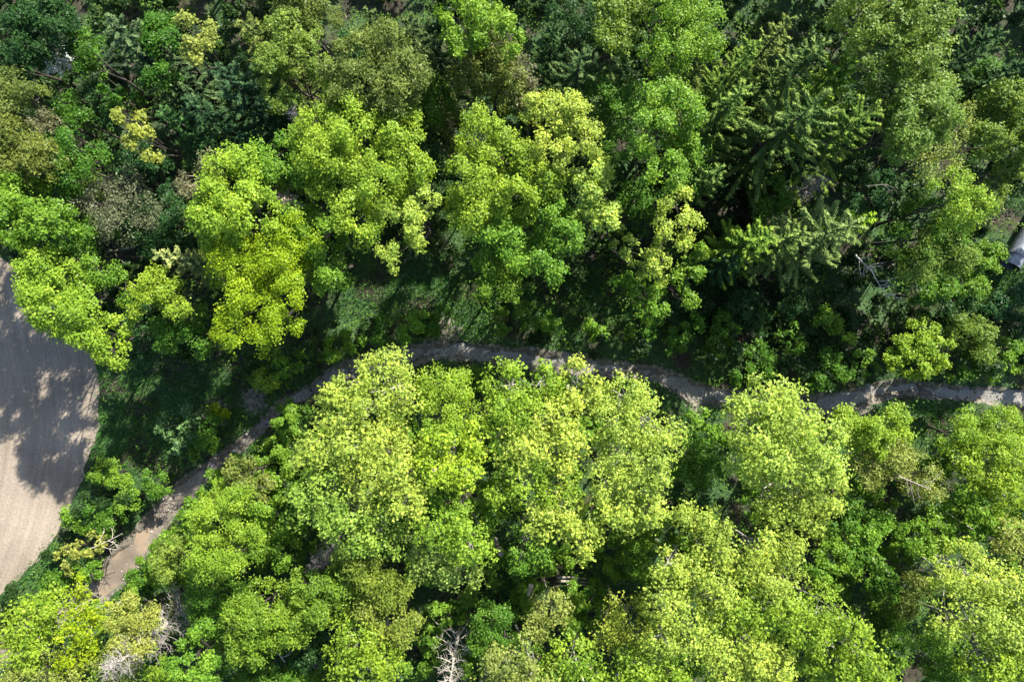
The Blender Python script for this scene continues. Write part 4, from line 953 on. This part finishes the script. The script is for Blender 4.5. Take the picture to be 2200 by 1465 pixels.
# undergrowth: leafy herbs, brambles and seedlings
n = 330000
x, y = scatter(n, -48, 47, -33, 33)
d = creek_dist(x, y); fi = field_inside(x, y) + (fbm(np.c_[x, y] * 1.2, 31) - .5) * .8
nz = fbm(np.c_[x, y] * .9, 71, 4); n2 = fbm(np.c_[x, y] * .25, 72, 3)
lawn2 = np.zeros(n)
for (px, py, rx, ry) in [(380, 860, 200, 90), (250, 930, 90, 90), (840, 600, 180, 60), (1960, 895, 120, 32), (1420, 855, 90, 36), (2140, 620, 70, 40)]:
    c_ = at(px, py); k_ = H / F
    lawn2 = np.maximum(lawn2, np.clip(1.4 - np.hypot((x - c_[0]) / (rx * k_), (y - c_[1]) / (ry * k_)), 0, 1))
keep = (d > .08 + .5 * nz) & (fi < -.15 - .8 * nz) & (rng.random(n) < np.clip(.1 + (nz - .38) * 3.2, .03, 1)) & (rng.random(n) > lawn2 * 1.1)
x, y, nz, n2 = x[keep], y[keep], nz[keep], n2[keep]; z = ground_h(x, y, d[keep]); n = len(x)
top = np.clip((nz - .40) * 5.5, .1, 1.6) * (.6 + n2)
P = np.c_[x, y, z + top * rng.uniform(.25, 1, n) ** .6 + .05]
Nn = unit(rng.normal(size=(n, 3)) * .5 + [0, 0, .9])
L = rng.uniform(.10, .22, n)
V, Fc = leaf_quads(P, Nn, L, L * .7, rng)
tn = np.clip(.3 + .45 * fbm(np.c_[x, y] * .7, 73) + rng.normal(size=n) * .15, 0, 1)
o = mesh_obj('undergrowth', V, Fc, M_LEAF, color=(.08, .17, .022), tint=tn)
tag(o, 'low leafy undergrowth and brambles on the forest floor', 'undergrowth', kind='stuff')

# thicket: the tangle of saplings between the trees
rng = np.random.default_rng(51); lob, cols_ = [], []
for i in range(3200):
    x = rng.uniform(-44, 44); y = rng.uniform(-31, 31); R0 = rng.uniform(.7, 1.7)
    d_ = float(creek_dist(np.array([x]), np.array([y]))[0]); f_ = float(field_inside([x], [y])[0])
    if d_ < R0 * .75 + .3 or f_ > -R0 - .6: continue
    bad = False
    for (px, py, rx, ry) in [(400, 870, 215, 100), (240, 960, 100, 90), (850, 615, 190, 75), (1010, 650, 110, 60), (1200, 660, 200, 55), (1960, 895, 130, 32), (1420, 860, 90, 40), (1090, 1290, 60, 50), (1250, 1255, 70, 30), (1270, 990, 36, 80), (1490, 990, 60, 90), (2140, 620, 110, 50), (2170, 520, 60, 70)]:
        c_ = at(px, py); k_ = H / F
        if math.hypot((x - c_[0]) / (rx * k_), (y - c_[1]) / (ry * k_)) < 1 + R0 * .15: bad = True; break
    if y > 4 and rng.random() < .35: continue
    if bad or any(math.hypot(x - q[0][0], y - q[0][1]) < (R0 + q[1]) * .62 for q in lob): continue
    T_ = rng.uniform(1.6, 4.6) if y < 0 else rng.uniform(1.0, 2.8)
    lob.append((np.array([x, y, max(T_ - R0, R0 * .3)]), R0, R0 * 1.1))
P, Nn, tn, _ = leaf_cloud(rng, lob, SP['shrub'], .30)
q = P[:, 2] > 0; P, Nn, tn = P[q], Nn[q], tn[q]
tn = np.clip(tn * .6 + .5 * (fbm(P[:, :2] * .22, 91) - .3), 0, 1)
for up_, cc_, lb_ in ((True, (.035, .075, .016), 'brush above the creek, coloured dark to deepen the shade of the wood'), (False, (.145, .265, .026), 'tangled fresh green saplings filling the wood below the creek')):  # upper copy gets a darker colour standing in for shade in the gaps
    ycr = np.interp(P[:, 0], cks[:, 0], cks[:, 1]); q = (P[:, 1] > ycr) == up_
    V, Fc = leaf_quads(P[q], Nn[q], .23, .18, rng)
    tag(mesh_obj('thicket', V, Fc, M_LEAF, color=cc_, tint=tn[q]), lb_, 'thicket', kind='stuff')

# woodland that goes on beyond the picture
rng = np.random.default_rng(33); Pl, Nl, Tl, pk, stp, str_ = [], [], [], [], [], []
spots = []
for i in range(900):
    x = rng.uniform(-60, 62); y = rng.uniform(-46, 50)
    if abs(x) < 41 and -29 < y < 28.5: continue
    if x > 40 and -16 < y < 8: continue  # unseen trees left out here so sun reaches the meadow scrub
    if field_inside([x], [y])[0] > -3 or creek_dist([x], [y])[0] < 1.5: continue
    if any(math.hypot(x - a, y - b) < 5.2 for a, b in spots): continue
    spots.append((x, y))
for x, y in spots:
    T = rng.uniform(10, 15); R = rng.uniform(2.2, 3.2)
    sx, sy = (1.0, 1.0)
    lob = [(np.array([x + rng.normal() * 1.2, y + rng.normal() * 1.2, T - R + rng.normal() * .5]), R * rng.uniform(.6, .95), R * .9) for _ in range(3)]
    p, nn, t, _ = leaf_cloud(rng, lob, SP['maple'], .22)
    q = rng.random(len(p)) < .55
    Pl.append(p[q]); Nl.append(nn[q]); Tl.append(np.clip(t[q] - .15 + rng.normal() * .15, 0, 1))
    stp.append(curve3(np.array([x, y, -.3]), np.array([x, y, T - R]), rng, 5)); str_.append(np.linspace(.22, .08, 5))
P = np.concatenate(Pl); Nn = np.concatenate(Nl); tn = np.concatenate(Tl)
V1, F1 = leaf_quads(P, Nn, .36, .30, rng)
o = mesh_obj('woodland', V1, F1, M_LEAF, color=(.10, .19, .03), tint=tn)
tag(o, 'woodland canopy continuing beyond the picture', 'woodland', kind='stuff')
V1, F1 = tubes(np.array(stp), str_, 5)
o2 = mesh_obj('woodland_stems', V1, F1, M_BARK, parent=o, color=DARK_BARK); o2['kind'] = 'stuff'
print('tris', sum(len(o.data.polygons) * (2 if len(o.data.polygons) and o.data.polygons[0].loop_total == 4 else 1) for o in S.objects if o.type == 'MESH'))
